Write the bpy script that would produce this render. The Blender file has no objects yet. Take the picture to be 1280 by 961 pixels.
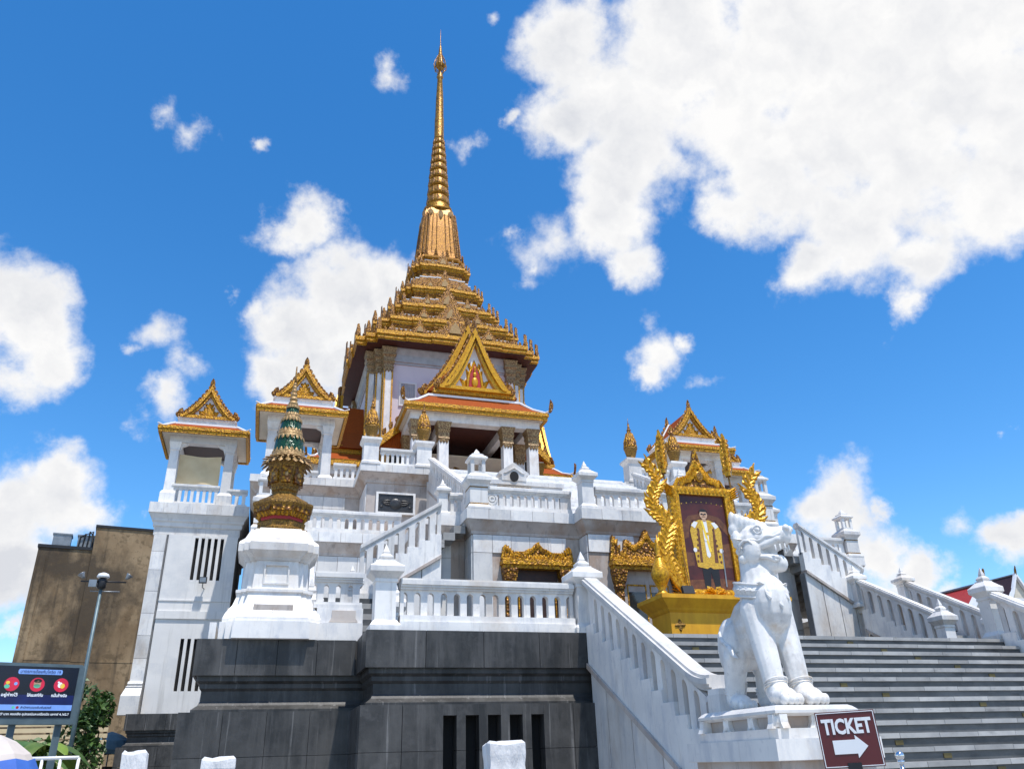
import bpy, bmesh, math, random
from mathutils import Vector, Matrix
random.seed(11)
S = bpy.context.scene
COL = S.collection
R = math.radians
# ------------------------------------------------------------------ camera
FPX = 990.6; YAW = .301966; PITCH = .442491; ROLL = -.030185
EYE = Vector((0, 0, 1.6))
_r = Vector((math.cos(YAW), -math.sin(YAW), 0)); _f = Vector((math.sin(YAW), math.cos(YAW), 0)); _u = Vector((0, 0, 1))
CF = _f*math.cos(PITCH) + _u*math.sin(PITCH); _u2 = _u*math.cos(PITCH) - _f*math.sin(PITCH)
CR = _r*math.cos(ROLL) + _u2*math.sin(ROLL); CU = _u2*math.cos(ROLL) - _r*math.sin(ROLL)
cd = bpy.data.cameras.new('camera'); cam = bpy.data.objects.new('camera', cd); COL.objects.link(cam)
cd.sensor_fit = 'HORIZONTAL'; cd.sensor_width = 36; cd.lens = 36*FPX/1280; cd.clip_end = 5000; cd.clip_start = .05
cam.matrix_world = Matrix(((CR.x, CU.x, -CF.x, EYE.x), (CR.y, CU.y, -CF.y, EYE.y), (CR.z, CU.z, -CF.z, EYE.z), (0, 0, 0, 1)))
S.camera = cam
def ray(x, y):
    return (CR*((x-640)/FPX) - CU*((y-480.5)/FPX) + CF)
def at_depth(x, y, Y):
    d = ray(x, y); return EYE + d*(Y/d.y)
# ------------------------------------------------------------------ light and sky
SUNV = Vector((.12, -.34, .93)).normalized()
sd = bpy.data.lights.new('sun', 'SUN'); so = bpy.data.objects.new('sun', sd); COL.objects.link(so)
sd.energy = 4.8; sd.angle = R(.5); sd.color = (1, .96, .9)
so.rotation_euler = SUNV.to_track_quat('Z', 'Y').to_euler(); so.location = (20, -20, 80)
W = bpy.data.worlds.new('World'); S.world = W; W.use_nodes = True
S.view_settings.view_transform = 'Standard'; S.view_settings.look = 'None'; S.view_settings.exposure = 0; S.view_settings.gamma = 1
S.view_settings.use_curve_mapping = False
def build_world():
    nt = W.node_tree; nt.nodes.clear(); N = nt.nodes.new; L = nt.links.new
    out = N('ShaderNodeOutputWorld'); bg = N('ShaderNodeBackground'); bg.inputs[1].default_value = .1
    sky = N('ShaderNodeTexSky'); sky.sky_type = 'NISHITA'; sky.sun_disc = False
    sky.sun_elevation = math.asin(SUNV.z); sky.sun_rotation = math.atan2(SUNV.x, SUNV.y)
    sky.air_density = 1.0; sky.dust_density = .1; sky.ozone_density = 4.0; sky.altitude = 20
    hsv = N('ShaderNodeHueSaturation'); hsv.inputs['Saturation'].default_value = 1.30; hsv.inputs['Value'].default_value = 2.15
    L(sky.outputs[0], hsv.inputs['Color'])
    tc = N('ShaderNodeTexCoord'); D = tc.outputs['Generated']
    nz = N('ShaderNodeTexNoise'); nz.inputs['Scale'].default_value = 9; nz.inputs['Detail'].default_value = 9; nz.inputs['Roughness'].default_value = .62
    L(D, nz.inputs['Vector'])
    wv = N('ShaderNodeVectorMath'); wv.operation = 'MULTIPLY_ADD'; wv.inputs[1].default_value = (.11,)*3; L(nz.outputs['Color'], wv.inputs[0])
    sh = N('ShaderNodeVectorMath'); sh.operation = 'SUBTRACT'; L(D, sh.inputs[0]); sh.inputs[1].default_value = (.055,)*3
    L(sh.outputs[0], wv.inputs[2]); DW = wv.outputs[0]
    # cumulus heaps: (pixel x, pixel y, radius, strength)
    blobs = [(715,55,62,1),(770,120,85,1),(705,155,58,1),(780,205,75,1),(765,280,50,.85),(785,330,34,.75),(855,95,105,1),(935,120,115,1),(955,215,80,1),
        (1050,150,140,1),(1150,200,140,1),(1210,100,140,1),(1260,240,95,1),(1075,285,85,1),(1150,330,55,.9),(1005,325,42,.9),(1135,385,30,.8),(1290,150,150,1),(1000,25,140,1),
        (860,15,95,1),(1240,20,120,1),(920,262,45,.9),(1100,40,140,1),(820,440,38,.85),(812,472,22,.8),(850,420,20,.7),
        (375,285,40,.95),(435,372,62,1),(385,405,62,1),(475,362,48,1),(508,372,48,1),(400,452,70,1),(350,480,46,.95),(330,392,26,.7),(297,362,13,.6),(450,440,70,1),
        (203,420,26,.5),(168,440,12,.4),(235,470,22,.4),(28,402,66,1),(52,452,52,1),(-10,380,70,1),(10,475,50,.9),(208,512,26,.6),(180,520,16,.4),
        (62,618,70,1),(102,640,42,1),(15,640,60,1),(68,590,44,1),(5,700,55,.9),(-20,720,60,.9),(182,645,22,.75),(5,795,24,.6),(90,560,20,.4),
        (203,128,20,.42),(238,152,22,.45),(325,180,9,.35),(490,85,18,.42),(620,25,14,.45),(577,188,19,.5),(570,178,9,.5),(662,348,20,.55),(690,310,34,.3),(634,143,12,.5),(640,295,10,.35),
        (1052,630,52,.9),(1092,628,22,.8),(1012,640,36,.85),(1096,690,46,.9),(1132,712,38,.9),(1252,690,42,.9),(1278,672,34,.9),(1275,535,11,.5),(885,478,16,.4),(1190,655,16,.3),(1180,740,20,.5)]
    acc = None
    for px, py, r, s in blobs:
        c = ray(px, py).normalized(); k = ray(px+r, py).normalized()
        rad = (c-k).length*1.22
        d = N('ShaderNodeVectorMath'); d.operation = 'DISTANCE'; L(DW, d.inputs[0]); d.inputs[1].default_value = c
        m = N('ShaderNodeMath'); m.operation = 'MULTIPLY_ADD'; L(d.outputs['Value'], m.inputs[0]); m.inputs[1].default_value = -s/rad; m.inputs[2].default_value = s
        if acc is None: acc = m.outputs[0]
        else:
            x = N('ShaderNodeMath'); x.operation = 'SMOOTH_MAX'; x.inputs[2].default_value = .15; L(acc, x.inputs[0]); L(m.outputs[0], x.inputs[1]); acc = x.outputs[0]
    # the same kind of broken cumulus for the rest of the sky, outside the view
    n2 = N('ShaderNodeTexNoise'); n2.inputs['Scale'].default_value = 2.6; n2.inputs['Detail'].default_value = 3; L(DW, n2.inputs['Vector'])
    dt = N('ShaderNodeVectorMath'); dt.operation = 'DOT_PRODUCT'; L(D, dt.inputs[0]); dt.inputs[1].default_value = CF
    mr = N('ShaderNodeMapRange'); L(dt.outputs['Value'], mr.inputs[0]); mr.inputs[1].default_value = .60; mr.inputs[2].default_value = .72; mr.inputs[3].default_value = 0; mr.inputs[4].default_value = -3
    a1 = N('ShaderNodeMath'); a1.operation = 'MULTIPLY_ADD'; L(n2.outputs[0], a1.inputs[0]); a1.inputs[1].default_value = 3.0; a1.inputs[2].default_value = -1.55
    a2 = N('ShaderNodeMath'); a2.operation = 'ADD'; L(a1.outputs[0], a2.inputs[0]); L(mr.outputs[0], a2.inputs[1])
    mx = N('ShaderNodeMath'); mx.operation = 'MAXIMUM'; L(acc, mx.inputs[0]); L(a2.outputs[0], mx.inputs[1]); acc = mx.outputs[0]
    fb = N('ShaderNodeTexNoise'); fb.inputs['Scale'].default_value = 13; fb.inputs['Detail'].default_value = 12; fb.inputs['Roughness'].default_value = .61; L(D, fb.inputs['Vector'])
    e = N('ShaderNodeMath'); e.operation = 'MULTIPLY_ADD'; L(fb.outputs[0], e.inputs[0]); e.inputs[1].default_value = 1.6; e.inputs[2].default_value = -.76
    dens = N('ShaderNodeMath'); dens.operation = 'ADD'; L(acc, dens.inputs[0]); L(e.outputs[0], dens.inputs[1])
    al = N('ShaderNodeMapRange'); al.interpolation_type = 'SMOOTHSTEP'; L(dens.outputs[0], al.inputs[0]); al.inputs[1].default_value = -.03; al.inputs[2].default_value = .62
    # thicker cloud is a little greyer than its sunlit rim
    n3 = N('ShaderNodeTexNoise'); n3.inputs['Scale'].default_value = 3.2; n3.inputs['Detail'].default_value = 2; n3.inputs['Roughness'].default_value = .55; L(DW, n3.inputs['Vector'])
    g = N('ShaderNodeMath'); g.operation = 'MULTIPLY'; L(n3.outputs[0], g.inputs[0]); L(dens.outputs[0], g.inputs[1])
    def relief(scale, detail, shift):
        outs = []
        for k in (0, 1):
            mp = N('ShaderNodeVectorMath'); mp.operation = 'ADD'; L(DW, mp.inputs[0]); mp.inputs[1].default_value = SUNV*(shift*k)
            t = N('ShaderNodeTexNoise'); t.inputs['Scale'].default_value = scale; t.inputs['Detail'].default_value = detail; t.inputs['Roughness'].default_value = .55; L(mp.outputs[0], t.inputs['Vector']); outs.append(t.outputs[0])
        d = N('ShaderNodeMath'); d.operation = 'SUBTRACT'; L(outs[1], d.inputs[0]); L(outs[0], d.inputs[1]); return d.outputs[0]
    r1 = relief(8, 4, .045); r2 = relief(20, 4, .018)
    ra_ = N('ShaderNodeMath'); ra_.operation = 'MULTIPLY_ADD'; L(r1, ra_.inputs[0]); ra_.inputs[1].default_value = .75; L(g.outputs[0], ra_.inputs[2])
    rb_ = N('ShaderNodeMath'); rb_.operation = 'MULTIPLY_ADD'; L(r2, rb_.inputs[0]); rb_.inputs[1].default_value = .45; L(ra_.outputs[0], rb_.inputs[2])
    cr = N('ShaderNodeValToRGB'); L(rb_.outputs[0], cr.inputs[0])
    cr.color_ramp.elements[0].position = .16; cr.color_ramp.elements[0].color = (9.9, 9.85, 9.8, 1)
    cr.color_ramp.elements[1].position = .70; cr.color_ramp.elements[1].color = (7.2, 7.4, 7.9, 1)
    mixc = N('ShaderNodeMix'); mixc.data_type = 'RGBA'; L(al.outputs[0], mixc.inputs[0]); L(hsv.outputs[0], mixc.inputs[6]); L(cr.outputs[0], mixc.inputs[7])
    L(mixc.outputs[2], bg.inputs[0]); L(bg.outputs[0], out.inputs[0])
build_world()
# ------------------------------------------------------------------ materials
MATS = {}
def mat(name, c1, c2=None, rough=.5, metal=0., scale=3., detail=5., stretch=(1, 1, 1), bump=0., bscale=None, rand=0., stain=None, lo=.35, hi=.65, spec=.5, kind='noise', emit=0, bdist=.02):
    m = bpy.data.materials.new(name); m.use_nodes = True; nt = m.node_tree; N = nt.nodes.new; L = nt.links.new
    p = nt.nodes['Principled BSDF']; p.inputs['Roughness'].default_value = rough; p.inputs['Metallic'].default_value = metal
    p.inputs['Specular IOR Level'].default_value = spec
    c2 = c2 or tuple(x*.75 for x in c1)
    geo = N('ShaderNodeNewGeometry'); mp = N('ShaderNodeMapping'); mp.inputs['Scale'].default_value = stretch; L(geo.outputs['Position'], mp.inputs['Vector'])
    if kind == 'voronoi':
        t = N('ShaderNodeTexVoronoi'); t.inputs['Scale'].default_value = scale; o = t.outputs['Distance']
    else:
        t = N('ShaderNodeTexNoise'); t.inputs['Scale'].default_value = scale; t.inputs['Detail'].default_value = detail; t.inputs['Roughness'].default_value = .6; o = t.outputs[0]
    L(mp.outputs[0], t.inputs['Vector'])
    mr = N('ShaderNodeMapRange'); L(o, mr.inputs[0]); mr.inputs[1].default_value = lo; mr.inputs[2].default_value = hi
    mx = N('ShaderNodeMix'); mx.data_type = 'RGBA'; L(mr.outputs[0], mx.inputs[0]); mx.inputs[6].default_value = (*c1, 1); mx.inputs[7].default_value = (*c2, 1)
    col = mx.outputs[2]
    for st in (stain or []):   # (colour, scale, stretch, lo, hi, amount)
        m2 = N('ShaderNodeMapping'); m2.inputs['Scale'].default_value = st[2]; m2.inputs['Location'].default_value = (3.1*st[1], 1.7, 5.3); L(geo.outputs['Position'], m2.inputs['Vector'])
        n = N('ShaderNodeTexNoise'); n.inputs['Scale'].default_value = st[1]; n.inputs['Detail'].default_value = 7; n.inputs['Roughness'].default_value = .65; L(m2.outputs[0], n.inputs['Vector'])
        r2 = N('ShaderNodeMapRange'); L(n.outputs[0], r2.inputs[0]); r2.inputs[1].default_value = st[3]; r2.inputs[2].default_value = st[4]; r2.inputs[4].default_value = st[5]
        x2 = N('ShaderNodeMix'); x2.data_type = 'RGBA'; L(r2.outputs[0], x2.inputs[0]); L(col, x2.inputs[6]); x2.inputs[7].default_value = (*st[0], 1); col = x2.outputs[2]
    if rand:
        oi = N('ShaderNodeObjectInfo'); mm = N('ShaderNodeMapRange'); L(oi.outputs['Random'], mm.inputs[0]); mm.inputs[3].default_value = 1-rand; mm.inputs[4].default_value = 1+rand*.4
        h = N('ShaderNodeHueSaturation'); L(mm.outputs[0], h.inputs['Value']); L(col, h.inputs['Color']); col = h.outputs[0]
    L(col, p.inputs['Base Color'])
    if bump:
        if bscale:
            b = N('ShaderNodeTexVoronoi' if kind == 'voronoi' else 'ShaderNodeTexNoise'); b.inputs['Scale'].default_value = bscale; L(geo.outputs['Position'], b.inputs['Vector']); bo = b.outputs[0]
        else: bo = o
        bn = N('ShaderNodeBump'); bn.inputs['Strength'].default_value = bump; bn.inputs['Distance'].default_value = bdist; L(bo, bn.inputs['Height']); L(bn.outputs[0], p.inputs['Normal'])
    if emit:
        L(col, p.inputs['Emission Color']); p.inputs['Emission Strength'].default_value = emit
    MATS[name] = m; return m
WARM = (.52, .42, .32); GREYV = (.50, .51, .54)
mat('marble', (.84, .805, .755), (.73, .705, .675), .38, scale=1.7, rand=.20, bump=.05, bscale=9, lo=.38, hi=.62, stain=[(GREYV, 2.6, (1.6, 1.6, .6), .50, .64, .55), (WARM, .8, (1, 1, .6), .55, .68, .55), ((.34, .31, .28), 4, (3.2, 3.2, .16), .58, .72, .40), ((.36, .35, .36), 9, (1, 1, 1.4), .60, .70, .30)])
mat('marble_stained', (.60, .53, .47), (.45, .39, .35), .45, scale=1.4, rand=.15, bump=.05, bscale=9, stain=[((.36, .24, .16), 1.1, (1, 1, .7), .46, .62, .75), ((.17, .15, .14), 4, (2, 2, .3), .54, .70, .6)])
mat('joint', (.22, .215, .21), (.15, .15, .15), .8)
mat('plaster', (.80, .775, .74), (.72, .70, .67), .7, scale=.8, bump=.05, bscale=20, stain=[((.42, .40, .37), 1.6, (3, 3, .15), .52, .68, .5), ((.60, .60, .60), .5, (1, 1, 1.4), .5, .6, .6)])
mat('statue', (.83, .80, .755), (.70, .68, .65), .45, scale=3.5, bump=.12, bscale=18, lo=.38, hi=.62, stain=[((.44, .42, .40), 3.4, (1, 1, .7), .52, .66, .6), ((.52, .38, .24), 1.5, (1, 1, 1), .56, .66, .55), ((.35, .34, .33), 12, (1, 1, 1), .58, .68, .4)])
mat('granite', (.030, .029, .028), (.066, .063, .059), .5, scale=2.2, rand=.25, bump=.08, bscale=25, lo=.36, hi=.64, stain=[((.105, .10, .095), 1.5, (3.2, 3.2, .30), .48, .66, .70), ((.27, .26, .25), 2.6, (4.5, 4.5, .12), .60, .70, .65), ((.075, .072, .07), 6, (1, 1, 1.2), .52, .64, .6), ((.012, .012, .012), 1.1, (2, 2, .5), .52, .62, .7)])
mat('granite_step', (.065, .068, .07), (.10, .103, .105), .5, scale=3.5, rand=.2, bump=.06, bscale=25, stain=[((.20, .205, .205), 1.2, (.6, 3, 4), .52, .70, .45), ((.02, .021, .023), 1.8, (1.2, 3, 3), .52, .68, .6)])
mat('nosing', (.44, .43, .41), (.33, .325, .315), .5, scale=2.5, rand=.25, bump=.08, bscale=30, lo=.38, hi=.62, stain=[((.16, .155, .15), 2.4, (1.0, 2, 3), .56, .70, .55)])
mat('dark_infill', (.006, .006, .007), (.004, .004, .004), .8)  # near-black infill stands in for the shade inside openings
mat('gold', (.70, .35, .010), (.22, .085, .004), .42, .30, scale=16, detail=4, bump=.8, bscale=22, bdist=.05, lo=.40, hi=.62)  # dark second tone stands in for shadows among the gilded ornament
mat('gold_carved', (.58, .27, .010), (.14, .05, .004), .42, .30, scale=15, kind='voronoi', bump=.7, bdist=.06, lo=.12, hi=.58)  # darker cell rims paint in the shade of the carving
mat('gold_bright', (.82, .43, .010), (.40, .17, .005), .36, .30, scale=20, detail=3, bump=.4, bscale=30, bdist=.02)
mat('gold_dark', (.36, .19, .025), (.10, .045, .008), .45, .35, scale=40, detail=3, bump=.8, bscale=46, bdist=.03, lo=.4, hi=.62)
mat('gold_spire', (.46, .22, .014), (.15, .06, .006), .38, .45, scale=6, detail=4, bump=.5, bscale=12, bdist=.06, lo=.4, hi=.64)
mat('gold_mosaic', (.58, .27, .008), (.26, .10, .004), .42, .35, scale=14, kind='voronoi', bump=.35, bdist=.02, lo=.1, hi=.6)
mat('orange_tile', (.40, .082, .008), (.22, .040, .005), .7, scale=5, bump=.6, bscale=None, bdist=.03, stretch=(6, 6, 1.2), spec=.15)
mat('soffit', (.085, .022, .012), (.05, .013, .008), .6, scale=6)
mat('dark_wood', (.05, .018, .012), (.03, .012, .01), .5, scale=8)
mat('pink_wall', (.69, .60, .62), (.62, .55, .58), .6, scale=.7, stain=[((.45, .42, .42), 1.4, (2, 2, .3), .6, .8, .4)])
mat('warm_grey', (.55, .52, .49), (.42, .40, .38), .7)  # flat warm grey behind the hall window bars
mat('window_grey', (.45, .45, .46), (.34, .34, .35), .5)
mat('bronze_dark', (.022, .022, .023), (.05, .05, .052), .35, .2, scale=14, bump=.5, bdist=.02)
mat('capital', (.50, .36, .17), (.17, .09, .035), .45, .2, scale=18, kind='voronoi', bump=.6, lo=.15, hi=.6)
mat('white_paint', (.80, .80, .80), (.74, .74, .75), .5)
mat('cloth_yellow', (.80, .40, .012), (.62, .28, .008), .65, scale=1.6, stretch=(3, 3, .5), bump=.25, bdist=.02)
mat('green_mosaic', (.008, .095, .03), (.004, .035, .012), .22, .1, scale=38, kind='voronoi', bump=.5, lo=.1, hi=.6)
mat('pale_gold', (.50, .33, .13), (.24, .12, .04), .42, .25, scale=30, bump=.6, bdist=.02)
mat('red', (.45, .015, .015), (.30, .01, .01), .5)
mat('canvas', (.70, .56, .34), (.62, .48, .28), .8, scale=2, bump=.3, bdist=.03)
mat('concrete_old', (.33, .235, .135), (.19, .125, .065), .9, scale=.6, detail=9, stretch=(1, 1, .6), bump=.3, bscale=6, lo=.38, hi=.62, stain=[((.38, .275, .16), .6, (1, 1, .5), .50, .62, .7), ((.045, .033, .022), .24, (1.2, 1.2, .8), .46, .58, .85), ((.04, .03, .02), 1.0, (3, 3, .16), .55, .66, .6), ((.09, .06, .03), 2.6, (1, 1, 1), .52, .62, .6)])
mat('metal_grey', (.30, .31, .32), (.22, .23, .24), .4, .6)
mat('pole_paint', (.16, .22, .24), (.10, .15, .17), .5, .3)
mat('screen_case', (.12, .17, .19), (.08, .12, .14), .5, .2)
mat('screen_dark', (.004, .008, .022), (.003, .006, .012), .25, scale=1.5, emit=.1)
mat('screen_blue', (.20, .36, .75), (.16, .30, .68), .3, emit=.3)
mat('screen_navy', (.006, .016, .11), (.005, .01, .07), .3, emit=.15)
mat('screen_red', (.62, .02, .06), (.5, .015, .05), .3, emit=.3)
mat('screen_white', (.8, .85, .9), (.75, .8, .85), .3, emit=.3)
mat('screen_green', (.12, .55, .38), (.08, .45, .3), .3, emit=.25)
mat('screen_yellow', (.8, .55, .05), (.7, .5, .05), .3, emit=.25)
mat('skin', (.60, .38, .25), (.52, .32, .2), .5)
mat('black', (.012, .012, .014), (.008, .008, .01), .5)
mat('sign_maroon', (.105, .012, .014), (.085, .01, .011), .35, scale=2)
mat('sign_white', (.82, .82, .82), (.78, .78, .78), .4)
mat('chrome', (.75, .75, .75), (.6, .6, .6), .12, 1.)
mat('cloth_white', (.74, .73, .72), (.62, .61, .61), .85, scale=7, stretch=(1, 1, .35), bump=.8, bdist=.06)
mat('leaf', (.045, .11, .018), (.085, .17, .03), .5, scale=3, rand=.4)
mat('leaf_yellow', (.16, .24, .03), (.09, .17, .02), .45, scale=3, rand=.4)
mat('bark', (.10, .07, .045), (.06, .04, .03), .9, scale=8)
mat('umbrella_blue', (.05, .16, .55), (.04, .12, .45), .7)
mat('umbrella_pale', (.62, .55, .50), (.54, .48, .44), .8)
mat('awning_grey', (.10, .17, .20), (.07, .13, .16), .7)
mat('red_tile', (.46, .035, .02), (.30, .022, .015), .5, scale=12, stretch=(3, 3, 1), bump=.3)
mat('brass', (.17, .13, .05), (.10, .075, .03), .4, .5)
mat('paving', (.30, .29, .28), (.22, .215, .21), .8, scale=.6, bump=.1)
mat('paint_bg', (.10, .018, .012), (.05, .010, .008), .4, scale=3)
mat('paint_gold', (.74, .47, .04), (.50, .28, .03), .4, scale=30, detail=2)
mat('paint_brown', (.20, .075, .025), (.10, .035, .012), .4, scale=10)
mat('glass_dark', (.02, .03, .035), (.015, .02, .025), .06, spec=.9)
mat('cream', (.66, .60, .48), (.58, .52, .42), .6)
# ------------------------------------------------------------------ mesh tools
I4 = Matrix.Identity(4)
def T(x, y, z=0): return Matrix.Translation((x, y, z))
def RZ(a): return Matrix.Rotation(R(a), 4, 'Z')
class MB:
    def __init__(s, M=None): s.v = []; s.f = []; s.M = M or I4
    def add(s, vs, fs):
        o = len(s.v); s.v += [tuple(s.M @ Vector(p)) for p in vs]; s.f += [[i+o for i in f] for f in fs]; return s
    def box(s, x0, x1, y0, y1, z0, z1):
        return s.add([(x0,y0,z0),(x1,y0,z0),(x1,y1,z0),(x0,y1,z0),(x0,y0,z1),(x1,y0,z1),(x1,y1,z1),(x0,y1,z1)], [(3,2,1,0),(4,5,6,7),(0,1,5,4),(1,2,6,5),(2,3,7,6),(3,0,4,7)])
    def loft(s, rings, cap=True):
        n = len(rings[0]); vs = [p for r in rings for p in r]; fs = []
        for i in range(len(rings)-1):
            for j in range(n):
                a = i*n+j; b = i*n+(j+1) % n; fs.append((a, b, b+n, a+n))
        if cap: fs.append(tuple(range(n-1, -1, -1))); fs.append(tuple(range((len(rings)-1)*n, len(rings)*n)))
        return s.add(vs, fs)
    def sq(s, prof, cx=0, cy=0):
        return s.loft([[(cx-h,cy-h,z),(cx+h,cy-h,z),(cx+h,cy+h,z),(cx-h,cy+h,z)] for h, z in prof])
    def lathe(s, prof, n=16, cx=0, cy=0, ph=0., sx=1, sy=1):
        return s.loft([[(cx+r*sx*math.cos(ph+2*math.pi*k/n), cy+r*sy*math.sin(ph+2*math.pi*k/n), z) for k in range(n)] for r, z in prof])
    def ext(s, poly, axis, a0, a1):
        n = len(poly)
        def P(q, a): return (q[0], a, q[1]) if axis == 'y' else ((a, q[0], q[1]) if axis == 'x' else (q[0], q[1], a))
        return s.add([P(q, a0) for q in poly]+[P(q, a1) for q in poly], [tuple(range(n-1, -1, -1)), tuple(range(n, 2*n))]+[(i, (i+1) % n, (i+1) % n+n, i+n) for i in range(n)])
    def band(s, path, off, axis, a0, a1):
        """strip between two polylines of equal length, extruded"""
        n = len(path)
        for i in range(n-1): s.ext([path[i], path[i+1], off[i+1], off[i]], axis, a0, a1)
        return s
    def ball(s, c, r, n=12, m=8, rot=None):
        rx, ry, rz = r if isinstance(r, (tuple, list)) else (r, r, r); M0 = s.M
        s.M = M0 @ T(*c) @ (rot or I4)
        s.loft([[(rx*math.sin(math.pi*i/m)*math.cos(2*math.pi*k/n), ry*math.sin(math.pi*i/m)*math.sin(2*math.pi*k/n), -rz*math.cos(math.pi*i/m)) for k in range(n)] for i in [.02]+list(range(1, m))+[m-.02]])
        s.M = M0; return s
    def tube(s, pts, rads, n=8, cap=True):
        rings = []; pts = [Vector(p) for p in pts]
        if not isinstance(rads, (list, tuple)): rads = [rads]*len(pts)
        for i, p in enumerate(pts):
            d = (pts[min(i+1, len(pts)-1)]-pts[max(i-1, 0)]).normalized()
            a = d.orthogonal() if i == 0 else (pa - d*pa.dot(d))
            a.normalize(); pa = a; b = d.cross(a)
            rings.append([tuple(p+(a*math.cos(2*math.pi*k/n)+b*math.sin(2*math.pi*k/n))*rads[i]) for k in range(n)])
        return s.loft(rings, cap)
    def leaf(s, o, u, v, n, L, Wd, curl=0., th=.03, k=6, both=False):
        o, u, v, n = Vector(o), Vector(u), Vector(v), Vector(n); p = o.copy(); c = []
        for i in range(k+1):
            t = i/k; a = curl*t; d = v*math.cos(a)+u*math.sin(a); q = u*math.cos(a)-v*math.sin(a)
            c.append((p.copy(), q, Wd*math.sin(math.pi*(.17+.83*t))**.85 if t < 1 else 0)); p = p+d*(L/k)
        vs = []; fs = []
        for P, q, w in c: vs += [P-q*w, P+n*th*(1 if w > 0 else .1), P+q*w, P-n*th*(.9 if both else .15)]
        for i in range(k):
            a = 4*i
            for j in range(4): fs.append((a+j, a+(j+1) % 4, a+4+(j+1) % 4, a+4+j))
        return s.add(vs, fs)
    def mesh(s, name, m, smooth=False):
        me = bpy.data.meshes.new(name); me.from_pydata(s.v, [], s.f)
        bm = bmesh.new(); bm.from_mesh(me); bmesh.ops.recalc_face_normals(bm, faces=bm.faces); bm.to_mesh(me); bm.free()
        if m: me.materials.append(MATS[m])
        if smooth:
            for p in me.polygons: p.use_smooth = True
        return me
    def build(s, name, m, parent=None, smooth=False, kind=None):
        o = bpy.data.objects.new(name, s.mesh(name, m, smooth)); COL.objects.link(o)
        if parent: attach(o, parent)
        if kind: o['kind'] = kind
        return o
def attach(o, parent):
    o.parent = parent
    if parent.parent is None: o.matrix_parent_inverse = Matrix.Translation(-parent.location)
def tag(o, label, cat, group=None):
    o['label'] = label; o['category'] = cat
    if group: o['group'] = group
    return o
def thing(name, label, cat, loc=(0, 0, 0), group=None):
    o = bpy.data.objects.new(name, None); COL.objects.link(o); o.location = loc; o.empty_display_size = .2
    return tag(o, label, cat, group)
def clone(src, loc=None, rz=None, label=None, parent=None):
    c = src.copy(); COL.objects.link(c)
    if parent: c.parent = parent
    if loc is not None: c.location = loc
    if rz is not None: c.rotation_euler = (0, 0, R(rz))
    if label: c['label'] = label
    for ch in KIDS(src): clone(ch, parent=c)
    return c
def KIDS(o): return [x for x in COL.objects if x.parent == o]
def inst(me, name, parent, M):
    o = bpy.data.objects.new(name, me); COL.objects.link(o); o.parent = parent
    o.matrix_basis = (Matrix.Translation(-parent.location) if parent.parent is None else I4) @ M
    return o
_unit = {}
def slab(parent, x0, x1, y0, y1, z0, z1, m, name):
    if m not in _unit: _unit[m] = MB().box(-.5, .5, -.5, .5, -.5, .5).mesh(name, m)
    return inst(_unit[m], name, parent, T((x0+x1)/2, (y0+y1)/2, (z0+z1)/2) @ Matrix.Diagonal((abs(x1-x0), abs(y1-y0), abs(z1-z0), 1)))
def slabs_front(parent, x0, x1, y, rows, cw, m, name, gap=.014, th=.03):
    """slabs facing -Y on plane y"""
    n = max(1, round((x1-x0)/cw)); w = (x1-x0)/n
    for a, b in rows:
        for i in range(n):
            slab(parent, x0+i*w+gap/2, x0+(i+1)*w-gap/2, y-th-random.uniform(0, .005), y+.02, a+gap/2, b-gap/2, m, name)
def slabs_side(parent, y0, y1, x, rows, cw, m, name, sgn=-1, gap=.014, th=.03):
    n = max(1, round((y1-y0)/cw)); w = (y1-y0)/n
    for a, b in rows:
        for i in range(n):
            q = x+sgn*(th+random.uniform(0, .005)); slab(parent, min(q, x-sgn*.02), max(q, x-sgn*.02), y0+i*w+gap/2, y0+(i+1)*w-gap/2, a+gap/2, b-gap/2, m, name)
def offset_poly(pts, d):
    n = len(pts); A = sum(pts[i][0]*pts[(i+1) % n][1]-pts[(i+1) % n][0]*pts[i][1] for i in range(n)); sg = 1 if A > 0 else -1
    out = []
    for i in range(n):
        p0, p1, p2 = Vector(pts[i-1]), Vector(pts[i]), Vector(pts[(i+1) % n])
        e1 = (p1-p0).normalized(); e2 = (p2-p1).normalized(); n1 = Vector((e1.y, -e1.x))*sg; n2 = Vector((e2.y, -e2.x))*sg
        k = 1+n1.dot(n2); out.append(tuple(p1+(n1+n2)*(d/k if k > .01 else 0)))
    return out
def loft_plan(mb, pts, prof):
    return mb.loft([[(x, y, z) for x, y in offset_poly(pts, d)] for d, z in prof])
AX = 9.2
def mx(x): return 2*AX-x
# ------------------------------------------------------------------ ground
g = MB().add([(-900, -900, 0), (900, -900, 0), (900, 900, 0), (-900, 900, 0)], [(0, 1, 2, 3)]).build('ground', 'paving'); g['kind'] = 'structure'
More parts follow.
